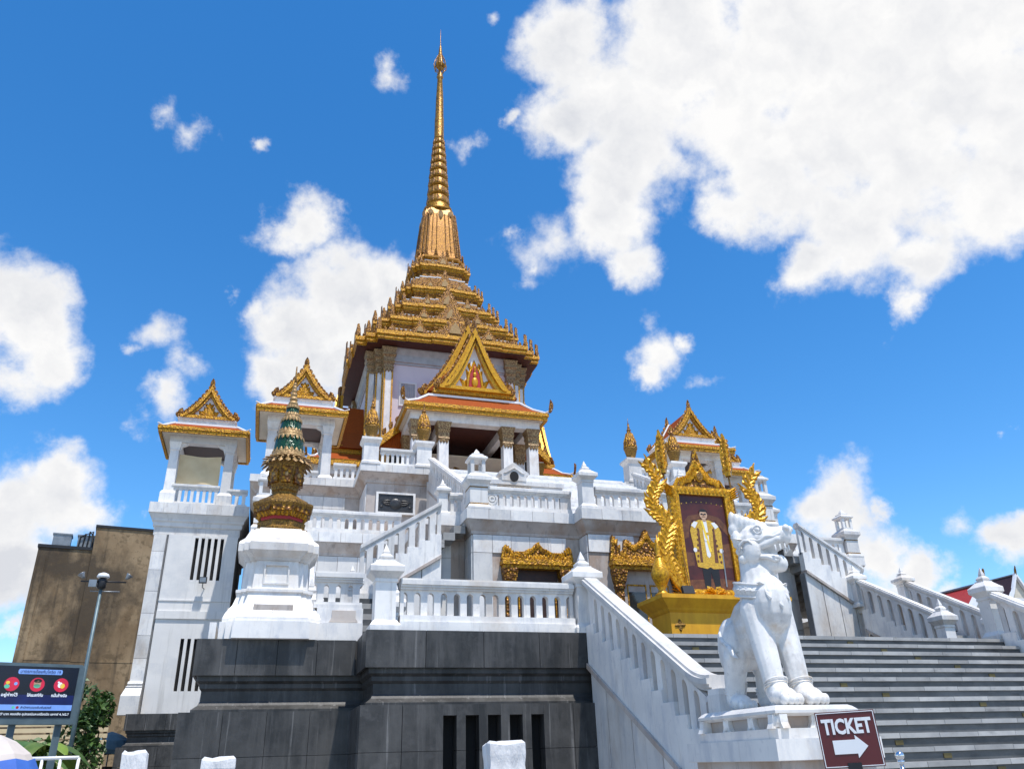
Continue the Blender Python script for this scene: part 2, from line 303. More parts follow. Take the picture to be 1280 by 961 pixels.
# ------------------------------------------------------------------ lower terrace: black granite base, floor at 3.4
L1 = 3.4; L2 = 7.43; L3 = 11.3
def mirror_plan(left): return left+[(mx(x), y) for x, y in reversed(left)]
lower = thing('lower_terrace', 'black granite stepped base carrying the white temple terraces', 'terrace', (AX, 13, 0))
P1 = [(-4.25, 70), (-4.25, 31.9), (-.95, 31.9), (-.95, 13.36), (1.46, 13.36), (1.46, 12.2), (5.0, 12.2)]
mb = MB(); loft_plan(mb, mirror_plan(P1), [(-.10, 0), (-.10, 2.28), (-.02, 2.30), (-.02, 2.40), (-.10, 2.46), (-.13, 2.52), (-.13, 2.66), (-.10, 2.70), (-.10, 2.76), (-.05, 2.80), (-.05, 2.86), (-.04, 2.86), (-.04, L1)])
mb.build('base_core', 'granite', lower)
caps = [(2.87, L1+.004)]
low_rows = [(1.75, 2.36), (.85, 1.75), (.0, .85)]
slabs_front(lower, 1.44, 5.0, 12.2-.04+.04, caps, .9, 'granite', 'granite_slab', .008, .02)
slabs_front(lower, mx(5.0), mx(1.44), 12.2, caps, .9, 'granite', 'granite_slab', .008, .02)
slabs_front(lower, -.97, 1.42, 13.36, caps, .62, 'granite', 'granite_slab', .008, .02)
slabs_front(lower, mx(1.42), mx(-.97), 13.36, caps, .62, 'granite', 'granite_slab', .008, .02)
slabs_front(lower, -4.27, -1.0, 31.9, caps, .66, 'granite', 'granite_slab', .012, .02)
slabs_side(lower, 12.22, 13.30, 1.46, caps, .55, 'granite', 'granite_slab', -1, .008, .02)
slabs_side(lower, 13.40, 31.8, -.95, caps, 1.2, 'granite', 'granite_slab', -1, .008, .02)
# lower courses; the five vent slots of the front block are real gaps
xs = [1.40, 2.02, 2.57]; slots = [(2.57+.33*i, 2.76+.33*i) for i in range(5)]
for a, b in low_rows:
    zt = 2.21 if b > 2.2 else b
    segs = [(1.38, 1.98), (1.98, 2.57)] + [(slots[i][1], slots[i+1][0]) for i in range(4)] + [(4.08, 4.55), (4.55, 5.0)]
    for x0, x1 in segs:
        for q in (0, 1):
            X0, X1 = (x0, x1) if q == 0 else (mx(x1), mx(x0))
            slab(lower, X0+.004, X1-.004, 12.02, 12.31, a+.003, b-.003, 'granite', 'granite_slab')
    if b > 2.2:
        for q in (0, 1):
            for s0, s1 in slots:
                X0, X1 = (s0, s1) if q == 0 else (mx(s1), mx(s0))
                slab(lower, X0-.004, X1+.004, 12.024, 12.31, zt, b-.003, 'granite', 'granite_slab')
MB().box(2.5, 4.12, 12.285, 12.295, .1, 2.25).build('vent_dark_infill', 'dark_infill', lower)  # black sheet closes the slots and paints their dark depth
slabs_front(lower, -1.08, 1.40, 13.40, low_rows, .62, 'granite', 'granite_slab', .006, .18)
slabs_front(lower, -4.40, -1.1, 31.95, low_rows, .66, 'granite', 'granite_slab', .010, .18)
slabs_side(lower, 12.3, 13.2, 1.50, low_rows, .5, 'granite', 'granite_slab', -1, .006, .12)
slabs_side(lower, 13.5, 31.7, -.91, low_rows, 1.4, 'granite', 'granite_slab', -1, .008, .12)
# ------------------------------------------------------------------ main staircase
RIS = .162; TRD = .30; NST = 21; ST0 = 12.16
stair = thing('main_staircase', 'wide dark granite staircase with pale worn step edges', 'staircase', (AX, 8, 0))
noz = {}
nw = .62
for i in range(NST):
    z = L1-RIS*i; y = ST0-TRD*i
    st = MB().box(5.16, mx(5.16), y, 12.6 if i == 0 else y+.42, max(0, z-RIS-.06), z-.058).build('step', 'granite_step', stair)
    if i < 17:
        n = 13; w = (mx(5.17)-5.17)/n; sh = (i % 3)*.21
        xs = [5.17]+[5.17+sh+w*k for k in range(1, n)]+[mx(5.17)]
        for a, b in zip(xs[:-1], xs[1:]):
            slab(st, a+.003, b-.003, y-.028, y+.33, z-.058+.001, z+.0+random.uniform(-.003, .003), 'nosing', 'step_edge')
        for k in range(2):
            xx = 6.2+(i*.42) % 2.6+3.6*k+random.uniform(-.05, .05)
            if xx < 13: slab(st, xx, xx+.12, y-.010, y+.02, z-.135, z-.08, 'brass', 'step_light')
    else:
        slab(st, 5.17, mx(5.17), y-.028, y+.33, z-.057, z, 'nosing', 'step_edge')
# ------------------------------------------------------------------ middle terrace (level 2)
def cornice(mb, plan, zb, zt, wall=-.2):
    f = zt-.28
    return loft_plan(mb, plan, [(wall, zb), (wall, f-.34), (wall+.04, f-.34), (wall+.05, f-.27), (wall+.09, f-.20), (-.02, f-.02), (-.012, f-.02), (-.012, zt), (-.2, zt+.0)])
mid = thing('middle_terrace', 'white marble terrace wall with projecting cornice above the landing', 'terrace', (AX, 20, L1))
P2 = [(-.62, 60), (-.62, 22.0), (3.55, 22.0), (3.55, 19.75), (4.62, 19.75), (4.62, 19.0), (7.52, 19.0), (7.52, 18.45)]
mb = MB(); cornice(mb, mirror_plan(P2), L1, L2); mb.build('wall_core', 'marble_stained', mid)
def seg_slabs(parent, x0, x1, y, zt, zb, cw=.52, wall=.2, rows=None, both=True, exclude=None):
    for q in ((0, 1) if both else (0,)):
        X0, X1 = (x0, x1) if q == 0 else (mx(x1), mx(x0))
        slabs_front(parent, X0-.012, X1+.012, y+.014, [(zt-.278, zt+.006)], .56, 'marble', 'fascia_slab', .010, .026)
        top = zt-.28-.345; rr = []
        h = [.46, .82, .82, .82, .82]; z = top
        for k in h:
            if z-.05 <= zb: break
            rr.append((max(zb, z-k), z)); z -= k
        for a, b in rr:
            n = max(1, round((X1-X0-2*wall)/cw)); w = (X1-X0-2*wall)/n
            for i in range(n):
                xa = X0+wall+i*w; xb = xa+w
                if exclude and any(xb > e0+.01 and xa < e1-.01 and a < e2-.01 for e0, e1, e2 in exclude): continue
                slab(parent, xa+.006, xb-.006, y+wall-.03-random.uniform(0, .005), y+wall+.02, a+.006, b-.006, 'marble', 'wall_slab')
DO = [(5.62, 7.30, 6.28), (mx(7.30), mx(5.62), 6.28)]
seg_slabs(mid, 4.62, 7.52, 19.0, L2, L1, exclude=DO)
seg_slabs(mid, 7.52, AX, 18.45, L2, L1, exclude=[(7.9, 10.6, 6.1)])
seg_slabs(mid, 3.55, 4.62, 19.75, L2, L1)
seg_slabs(mid, -.62, 3.55, 22.0, L2, L1)
for q in (0, 1):
    for y0, y1, x in ((18.47, 19.0, 7.52), (19.02, 19.75, 4.62), (19.8, 21.95, 3.55)):
        sg = -1 if q == 0 else 1; X = x if q == 0 else mx(x)
        slabs_side(mid, y0, y1, X-sg*.014, [(L2-.278, L2+.006)], .6, 'marble', 'fascia_slab', sg, .010, .026)
        slabs_side(mid, y0+.2, y1+.17, X-sg*.2, [(6.34, 6.80), (5.52, 6.34), (4.70, 5.52), (3.9, 4.7)], .6, 'marble', 'wall_slab', sg, .012, .03)
# ------------------------------------------------------------------ upper terrace (level 3)
up = thing('upper_terrace', 'upper white marble platform with deep cornice under the golden hall', 'terrace', (AX, 30, L2))
P3 = [(-1.05, 60), (-1.05, 29.0), (2.7, 29.0), (2.7, 27.0), (5.5, 27.0), (5.5, 29.6)]
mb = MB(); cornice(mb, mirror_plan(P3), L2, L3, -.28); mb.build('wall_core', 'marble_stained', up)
def seg3(x0, x1, y, **k): seg_slabs(up, x0, x1, y, L3, L2, .72, .28, **k)
seg3(2.7, 5.5, 27.0, exclude=[(3.3, 4.75, 10.3), (mx(4.75), mx(3.3), 10.3)])
seg3(-1.05, 2.7, 29.0)
for q in (0, 1):
    sg = -1 if q == 0 else 1
    for y0, y1, x, s2 in ((27.02, 29.0, 2.7, sg), (27.02, 29.6, 5.5, -sg)):
        X = x if q == 0 else mx(x)
        slabs_side(up, y0, y1, X-s2*.014, [(L3-.278, L3+.006)], .7, 'marble', 'fascia_slab', s2, .010, .026)
        slabs_side(up, y0+.28, y1+.2, X-s2*.28, [(9.8, 10.62), (8.9, 9.8), (8, 8.9)], .7, 'marble', 'wall_slab', s2, .012, .03)
# dark bronze reliefs let into the upper platform
for q in (0, 1):
    x = 4.02 if q == 0 else mx(4.02)
    rp = thing('relief_panel', 'dark bronze relief panel in white frame '+('left of the upper stair below the finials' if q == 0 else 'right of the upper stair behind the gilded portrait'), 'relief', (x, 27.25, 9.7))
    MB().box(x-.62, x+.62, 27.215, 27.30, 9.62, 10.27).build('plate', 'bronze_dark', rp)
    f = MB()
    for a in ((-.70, .70, 10.27, 10.34), (-.70, .70, 9.55, 9.62), (-.70, -.62, 9.62, 10.27), (.62, .70, 9.62, 10.27)): f.box(x+a[0], x+a[1], 27.18, 27.30, a[2], a[3])
    f.build('frame', 'marble', rp)
    f = MB(T(x, 27.215, 9.93)); f.ball((0, 0, 0), (.24, .05, .2))
    for s in (-1, 1):
        for k in range(3): f.leaf((s*.2, 0, -.05+.08*k), (0, 0, 1), (s, 0, 0), (0, -1, 0), .34, .05, .9-.7*k, .03)
        f.ball((s*.5, 0, -.12), (.06, .03, .04))
    f.build('relief_figure', 'bronze_dark', rp, smooth=True)
# ------------------------------------------------------------------ balustrades and posts
_bal = {}
def baluster_mesh(p, h, k, ow, m, bt=.05):
    key = (round(p, 3), round(h, 3), round(k, 3), m, bt)
    if key not in _bal:
        e = p/2-.0008; a = ow/2; A = h-.045; pts = [(-e, h-k*e), (-e, A-k*e)]
        for i in range(1, 6):
            t = math.pi/2*i/5; pts.append((-p/2+a*math.sin(t), A-a*(1-math.cos(t))*1.15-k*(p/2-a*math.sin(t))))
        lo = 0 if abs(k) < .01 else -.12
        pts.append((-p/2+a, lo)); pts.append((p/2-a, lo))
        for i in range(5, 0, -1):
            t = math.pi/2*i/5; pts.append((p/2-a*math.sin(t), A-a*(1-math.cos(t))*1.15+k*(p/2-a*math.sin(t))))
        pts += [(e, A+k*e), (e, h+k*e)]
        _bal[key] = MB().ext(pts, 'y', -bt, bt).mesh('baluster', m)
    return _bal[key]
def balustrade(label, p0, p1, zb0, zb1, zt0, zt1, n, group=None, base=.16, wid=.15, ow=.5, ends=0.0, steps=0, curve=False, under=.35, m='marble', medallion=False, blind=False):
    p0 = Vector(p0); p1 = Vector(p1); d = (p1-p0); Ln = d.length; d.normalize(); nr = Vector((-d.y, d.x)); k = (zt1-zt0)/Ln
    t = thing('balustrade', label, 'balustrade', (p0.x, p0.y, min(zb0, zb1)), group)
    M = Matrix(((d.x, nr.x, 0, p0.x), (d.y, nr.y, 0, p0.y), (0, 0, 1, 0), (0, 0, 0, 1)))
    path = [(0, zt0), (Ln, zt1)]
    if curve: path = [(0, zt0)]+[(Ln*(.86+.14*i/6), zt0+k*Ln*(.86+.14*(i/6)-.07*(i/6)**2*1.0)) for i in range(7)]
    h = MB(M)
    for w, a, b in ((wid*.72, 0, -.035), (wid, -.035, -.10), (wid*.82, -.10, -.135), (wid*.62, -.135, -.17)):
        h.band([(x, z+a) for x, z in path], [(x, z+b) for x, z in path], 'y', -w, w)
    h.build('handrail', m, t)
    b = MB(M)
    if steps:
        st = Ln/steps; kk = (zb1-zb0)/Ln
        for i in range(steps):
            zt = max(zb0+kk*st*i, zb0+kk*st*(i+1))+base; x0, x1 = st*i, st*(i+1)
            b.ext([(x0, zb0+kk*x0-under), (x1, zb0+kk*x1-under), (x1, zt), (x0, zt)], 'y', -wid*.8, wid*.8)
        bb = MB(M).ext([(0, zb0-under-.07), (Ln, zb1-under-.07), (Ln, zb1-under+.01), (0, zb0-under+.01)], 'y', -wid*1.05, wid*1.05); bb.build('string_moulding', 'marble_stained', t)
    else:
        b.box(0, Ln, -wid*.95, wid*.95, zb0, zb0+base*.6); b.box(0, Ln, -wid*.8, wid*.8, zb0+base*.6, zb0+base)
    b.build('string' if steps else 'base_rail', m, t)
    pitch = (Ln-2*ends)/n
    hh = (zt0-.165)-(zb0+base); kb = k
    me = baluster_mesh(pitch, hh, kb, pitch*ow, m, .09 if steps else .055)
    for i in range(n):
        s = ends+pitch*(i+.5); kk = (zb1-zb0)/Ln
        inst(me, 'baluster', t, M @ T(s, 0, zt0+k*s-.165-hh))
    if blind:
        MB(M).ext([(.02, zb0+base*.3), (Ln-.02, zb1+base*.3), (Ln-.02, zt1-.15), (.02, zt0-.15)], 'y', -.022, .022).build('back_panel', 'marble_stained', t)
    if ends > .01:
        for a, bb in ((0, ends), (Ln-ends, Ln)):
            MB(M).ext([(a, zb0+(zb1-zb0)*a/Ln+base*.5), (bb, zb0+(zb1-zb0)*bb/Ln+base*.5), (bb, zt0+k*bb-.16), (a, zt0+k*a-.16)], 'y', -.05, .05).build('end_panel', m, t)
        if medallion:
            q = MB(M)
            for a in (ends/2,):
                for r0, r1, yy in ((.15, .11, -.075), (.08, .045, -.085)):
                    q.loft([[(a+r*math.cos(2*math.pi*j/20), y, (zb0+base+zt0-.165)/2+r*math.sin(2*math.pi*j/20)) for j in range(20)] for r, y in ((r0+.02, -.04), (r0, yy), (r1, yy), (r1-.02, -.04))], False)
            q.build('medallion', m, t)
    return t
def make_newel(s=1.):
    t = thing('newel_post', 'x', 'post', (0, 0, 0))
    MB().sq([(.22, 0), (.22, .08), (.17, .15), (.155, .155), (.155, .70), (.17, .71), (.17, .74), (.16, .76)]).build('shaft', 'marble', t)
    cp_ = MB().sq([(.16, .755), (.20, .80), (.255, .85), (.255, .93), (.245, .945), (.23, .95), (.12, 1.04)]).build('cap', 'marble', t)
    MB().sq([(.125, 1.03), (.125, 1.055), (.085, 1.065), (.10, 1.085), (.10, 1.105), (.045, 1.16), (.05, 1.175), (.004, 1.31)]).build('finial', 'marble', cp_)
    t.scale = (s, s, s); return t
NEWEL = make_newel(); _first = {}
def place(tmpl, key, loc, label, group=None, scale=1., rz=0, sc=None):
    if key not in _first: _first[key] = 1; o = tmpl
    else: o = clone(tmpl)
    o.location = loc; o.rotation_euler = (0, 0, R(rz)); o.scale = sc or (scale,)*3; o['label'] = label
    if group: o['group'] = group
    return o
def newel(x, y, z, label, s=1., rz=0, sc=None): return place(NEWEL, 'newel', (x, y, z), label, 'white marble newel posts', s, rz, sc)
def make_lantern():
    t = thing('lantern_post', 'x', 'lantern post', (0, 0, 0), 'stone lantern posts on the terrace')
    MB().sq([(.30, 0), (.30, .05), (.25, .12), (.235, .13), (.235, .62)]).build('shaft', 'marble', t)
    MB().sq([(.242, .10), (.246, .125), (.246, .15), (.24, .16)]).build('bronze_band', 'gold_dark', t); MB().sq([(.243, .57), (.243, .60)]).build('bronze_band', 'gold_dark', t)
    MB().sq([(.24, .62), (.25, .66), (.33, .76), (.33, .86), (.30, .88), (.19, .98), (.19, 1.0)]).build('cap', 'marble', t)
    h = MB()
    for a in (-1, 1):
        for b in (-1, 1): h.box(a*.15-.045, a*.15+.045, b*.15-.045, b*.15+.045, 1.0, 1.36)
    h.sq([(.19, 1.0), (.19, 1.03)]); h.build('lantern_house', 'marble', t)
    MB().sq([(.19, 1.34), (.25, 1.38), (.25, 1.42), (.15, 1.50), (.16, 1.52), (.07, 1.57), (.075, 1.59), (.005, 1.70)]).build('lantern_roof', 'marble', t)
    return t
LANT = make_lantern()
def lantern(x, y, z, label): return place(LANT, 'lantern', (x, y, z), label)
def make_bud():
    t = thing('finial_post', 'x', 'finial post', (0, 0, 0), 'gilded bud finials on marble posts')
    MB().sq([(.34, 0), (.34, .08), (.27, .14), (.27, .80), (.29, .82), (.36, .92), (.36, 1.0), (.30, 1.03)]).build('post', 'marble', t)
    MB().lathe([(.16, 1.02), (.20, 1.06), (.16, 1.12), (.19, 1.2), (.26, 1.45), (.285, 1.5), (.25, 1.54)], 16).build('cup', 'gold_dark', t, True)
    bd_ = MB().lathe([(.25, 1.52), (.27, 1.62), (.25, 1.8), (.17, 2.05), (.09, 2.22), (.07, 2.28), (.10, 2.31), (.05, 2.36), (.06, 2.42), (.035, 2.46), (.04, 2.55), (.012, 2.66), (.004, 2.85)], 16).build('bud', 'gold_carved', t, True)
    l = MB()
    for r, z, n, w in ((.265, 1.55, 12, .06), (.25, 1.75, 12, .05), (.19, 1.95, 9, .045)):
        for k in range(n):
            a = 2*math.pi*(k+.5*(n == 9))/n; o = (math.cos(a), math.sin(a), 0)
            l.leaf((o[0]*r, o[1]*r, z), (-o[1], o[0], 0), Vector((-o[0]*.25, -o[1]*.25, 1)).normalized(), o, .24, w, 0, .02, 4)
    l.build('bud_scales', 'gold', bd_); return t
BUD = make_bud()
def bud(x, y, z, label): return place(BUD, 'bud', (x, y, z), label)
# front block rails and posts
for q, side in ((0, 'the covered boxes'), (1, 'the red roofed hall')):
    f = (lambda x: x) if q == 0 else mx
    balustrade('white marble balustrade along the top of the front granite block '+('left' if q == 0 else 'right')+' of the wide stairs', (min(f(1.95), f(4.78)), 12.42), (max(f(1.95), f(4.78)), 12.42), L1, L1, 4.20, 4.20, 13, 'front block balustrades', .24, ends=.06)
    newel(f(1.72), 12.46, L1, 'broad white newel on the granite block corner '+('below the side stair and relief panel' if q == 0 else 'hidden beyond the right balustrade'), 1.03)
    newel(f(4.98), 12.40, L1, 'white newel crowning the top of the '+('balustrade that runs down behind the lion' if q == 0 else 'right hand stair balustrade against the sky'), 1.03, sc=None if q == 0 else (.86, .86, 1.06))
    lab = 'sloping white balustrade running down '+('to the lion plinth beside the stairs' if q == 0 else 'the right edge of the wide stairs')
    b = balustrade(lab, (f(5.02), 12.16), (f(5.02), 8.55), L1-.02, L1-.02-.54*3.61, 4.27, 4.27-.55*3.61, 13, None, .12, .15, .46, ends=.12, steps=12, curve=True, under=.45, blind=True)
    # cheek wall panels below the string
    cw = thing('stair_cheek_wall', 'white marble cheek wall panels below the '+('left stair balustrade beside black granite' if q == 0 else 'right stair balustrade'), 'wall', (f(5.02), 10, 0))
    X = f(5.02); c = MB()
    c.ext([(12.1, 0), (12.1, 2.86), (8.5, .90), (8.5, 0)], 'x', X-.09, X+.09); c.build('wall_core', 'joint', cw)
    ys = [12.10, 11.55, 10.75, 9.9, 9.15, 8.50]
    for a, bq in zip(ys[:-1], ys[1:]):
        za = 2.86-(12.1-a)*.545; zb = 2.86-(12.1-bq)*.545
        MB().ext([(a-.012, 0), (a-.012, za-.02), (bq+.012, zb-.02), (bq+.012, 0)], 'x', X-.115, X+.10).build('wall_slab', 'marble', cw)
    # end pier of the sloping balustrade
    pier = thing('balustrade_pier', 'plain white end pier of the '+('left stair balustrade directly behind the lion' if q == 0 else 'right stair balustrade'), 'pier', (X, 8.42, 0))
    MB().box(X-.16, X+.16, 8.30, 8.56, 0, 2.20).box(X-.19, X+.19, 8.27, 8.59, 0, .9).build('shaft', 'marble', pier)
    MB().box(X-.15, X+.15, 8.31, 8.55, 2.20, 2.26).build('cap', 'marble', pier)
# side stairs left and right: flight along the wall, landing, flight towards the front
for q in (0, 1):
    f = (lambda x: x) if q == 0 else mx
    sd_ = 'left' if q == 0 else 'right'
    s = -1 if q == 0 else 1
    near = 'left of the gold doorway' if q == 0 else 'right of the lion head'
    balustrade('sloping white balustrade on the side stair '+near, (f(3.98), 19.15), (f(2.02), 19.15), 6.62, 5.42, 7.58, 6.38, 7, None, .10, .13, .42, ends=.10, steps=7, under=.42)
    w = thing('side_stair', 'white marble side stair block '+near, 'staircase', (f(2.3), 20.3, L1))
    A, B = sorted((f(4.0), f(2.05)))
    poly = [(f(4.0), L1), (f(4.0), 6.14), (f(2.05), 4.95), (f(2.05), L1)]
    MB().ext(poly, 'y', 19.12, 19.34).build('wall_core', 'joint', w)
    n = 4
    for i in range(n):
        xa = 4.0-1.95*i/n; xb = 4.0-1.95*(i+1)/n
        za = 6.14-1.19*i/n; zb = 6.14-1.19*(i+1)/n
        if q == 0 and i == 2: continue
        MB().ext([(f(xa-.012), L1), (f(xa-.012), za), (f(xb+.012), zb), (f(xb+.012), L1)], 'y', 19.09, 19.20).build('wall_slab', 'marble', w)
    if q == 0: MB().ext([(2.6, L1), (2.6, 5.0), (2.95, 5.28), (2.95, L1)], 'y', 19.10, 19.14).build('opening_dark_infill', 'dark_infill', w)  # black plate painted as the dark of an opening
    else:
        MB().box(14.62, 15.02, 19.06, 19.10, L1, 4.15).build('opening_dark_infill', 'dark_infill', w)  # black box on the wall, drawn as a dark opening
    # treads
    for i in range(12):
        xa = 5.2-.27*i; z = L2-.19*i
        if xa > 2.05: slab(w, *sorted((f(xa), f(max(2.02, xa-.30)))), 19.34, 21.7, z-.2, z, 'nosing', 'step')
    # landing
    x0, x1 = sorted((f(.70), f(2.40)))
    slab(w, x0, x1, 18.95, 21.85, L1, 5.05, 'marble', 'landing_block'); slab(w, x0-.06, x1+.06, 18.89, 21.88, 5.05, 5.20, 'marble', 'landing_slab')
    for i in range(1, 11):
        slab(w, x0+.1, x1-.1, 18.95-.30*i, 18.95-.30*i+.34, max(L1, 5.20-.164*i-.30), 5.20-.164*i, 'granite_step' if i % 2 else 'nosing', 'step')
    for nm, xx in (('inner', 2.45), ('outer', .80)):
        lb = nm+' white balustrade of the short stair flight '+('glimpsed behind the golden spire pedestal' if q == 0 else 'before the red roofed hall')
        balustrade(lb, (f(xx), 18.85), (f(xx), 16.35), 5.0, 3.65, 5.98, 4.66, 7, None, .10, .12, .45, ends=.1, steps=9, under=.4, blind=True)
        if q == 1 or nm == 'outer': newel(f(xx), 18.98, 5.2, nm+' white newel at the head of the short '+sd_+' stair flight', .9)
        newel(f(xx), 16.2, L1, nm+' white newel at the foot of the short '+sd_+' stair flight', sc=(.95, .95, 1.18))
    newel(f(4.18), 19.93, L2, 'small white newel beside the '+('left' if q == 0 else 'right')+' stone lantern on the terrace', .78)
# level 2 parapet
for q in (0, 1):
    f = (lambda x: x) if q == 0 else mx
    sd_ = ('left' if q == 0 else 'right')
    def bal(a, b, y, n, lab, **k): balustrade(lab, (min(f(a), f(b)), y), (max(f(a), f(b)), y), L2, L2, 8.09, 8.09, n, 'middle terrace parapets', .14, .13, **k)
    bal(5.18, 7.52, 19.22, 9, 'white arched parapet between the '+sd_+' stone lantern and the central newel', ends=.30, medallion=True)
    bal(4.35, 4.72, 19.96, 2, 'very short white parapet tucked beside the '+sd_+' stone lantern')
    bal(-.05, 3.45, 22.22, 14, 'white terrace parapet behind the '+('golden spire, under the relief panel' if q == 0 else 'right side stair, ending at a far lantern'), ends=.2)
    lantern(f(4.95), 19.28, L2, 'white stone lantern post on the terrace corner '+('before the gilded gable porch' if q == 0 else 'just above the lion head'))
    lantern(f(-.33), 22.28, L2, 'white stone lantern post '+('peeping out behind the golden spire' if q == 0 else 'standing alone against cloud at the terrace end'))
    newel(f(7.78), 18.72, L2, 'white newel on the terrace edge '+('above the first gold doorway' if q == 0 else 'behind the gilded portrait'), 1.06)
balustrade('white arched parapet of the central bay behind the gilded portrait', (8.0, 18.70), (mx(8.0), 18.70), L2, L2, 8.09, 8.09, 10, 'middle terrace parapets', .14, .13)
# upper stair between the bud finials
us = thing('upper_staircase', 'white stair climbing from the middle terrace to the golden hall', 'staircase', (AX, 23, L2))
for i in range(24):
    z = L3-.155*i; y = 27.0-.30*i; slab(us, 5.6, mx(5.6), y, y+.4 if i else 29.4, max(L2, z-.3), z, 'marble', 'step')
for q in (0, 1):
    f = (lambda x: x) if q == 0 else mx
    sd_ = 'left' if q == 0 else 'right'
    balustrade('sloping white balustrade descending from the '+('inner left' if q == 0 else 'inner right')+' gilded bud finial', (f(5.2), 26.75), (f(5.2), 20.5), L3-.45, L3-.45-.504*6.25, 11.6, 11.6-.504*6.25, 20, None, .12, .13, ends=.1, steps=16, under=.5)
    w = MB().ext([(27.0, L2), (27.0, L3-.55), (20.4, L2+.1), (20.4, L2)], 'x', f(5.2)-.12, f(5.2)+.12).build('stair_wall', 'marble'); tag(w, 'white wall under the sloping '+sd_+' rail of the upper stair', 'wall')
    newel(f(5.2), 20.25, L2, 'white newel at the foot of the upper stair on its '+sd_+' side', .95)
    bud(f(3.05), 27.3, L3, 'gilded bud finial on white post, outer one on the '+sd_+' of the upper stair')
    bud(f(4.98), 27.3, L3, 'gilded bud finial on white post, inner one on the '+sd_+' of the upper stair')
    a, b = sorted((f(3.4), f(4.68)))
    balustrade('short white parapet between two gilded bud finials on the '+sd_, (a, 27.28), (b, 27.28), L3, L3, 12.0, 12.0, 7, 'upper terrace parapets', .14, .13)
    a, b = sorted((f(1.9), f(2.75)))
    balustrade('short white parapet by the '+('left' if q == 0 else 'right')+' pavilion under the orange porch roof', (a, 29.25), (b, 29.25), L3, L3, 12.0, 12.0, 4, 'upper terrace parapets', .14, .13)
# little gabled niche on a wall behind the terrace parapet
for q in (0, 1):
    x = 6.35 if q == 0 else mx(6.35)
    nn = thing('gabled_niche', 'small white gabled niche on a parapet wall '+('below the gilded porch' if q == 0 else 'behind the gilded portrait'), 'niche', (x, 20.6, L2))
    MB().box(x-1.05, x+1.45, 20.5, 20.8, L2, 8.62).box(x-1.1, x+1.5, 20.46, 20.84, 8.62, 8.74).build('wall', 'marble', nn)
    MB().ext([(x-.36, 8.74), (x-.36, 8.90), (x-.44, 8.92), (x-.44, 8.98), (x, 9.28), (x+.44, 8.98), (x+.44, 8.92), (x+.36, 8.90), (x+.36, 8.74)], 'y', 20.44, 20.8).build('gable', 'marble', nn)
    MB().ext([(x-.31, 8.95), (x, 9.16), (x+.31, 8.95), (x+.25, 8.95), (x, 9.1), (x-.25, 8.95)], 'y', 20.41, 20.46).build('gable_moulding', 'marble', nn)
    MB().add([], []).loft([[(x+.13*math.cos(2*math.pi*k/18), y, 8.86+.15*math.sin(2*math.pi*k/18)) for k in range(18)] for y in (20.425, 20.5)]).build('round_dark_infill', 'dark_infill', nn)  # black disc stands for the dark inside the round hole
    MB().box(x-.5, x+.5, 20.44, 20.5, 8.50, 8.56).build('bracket_row', 'capital', nn)
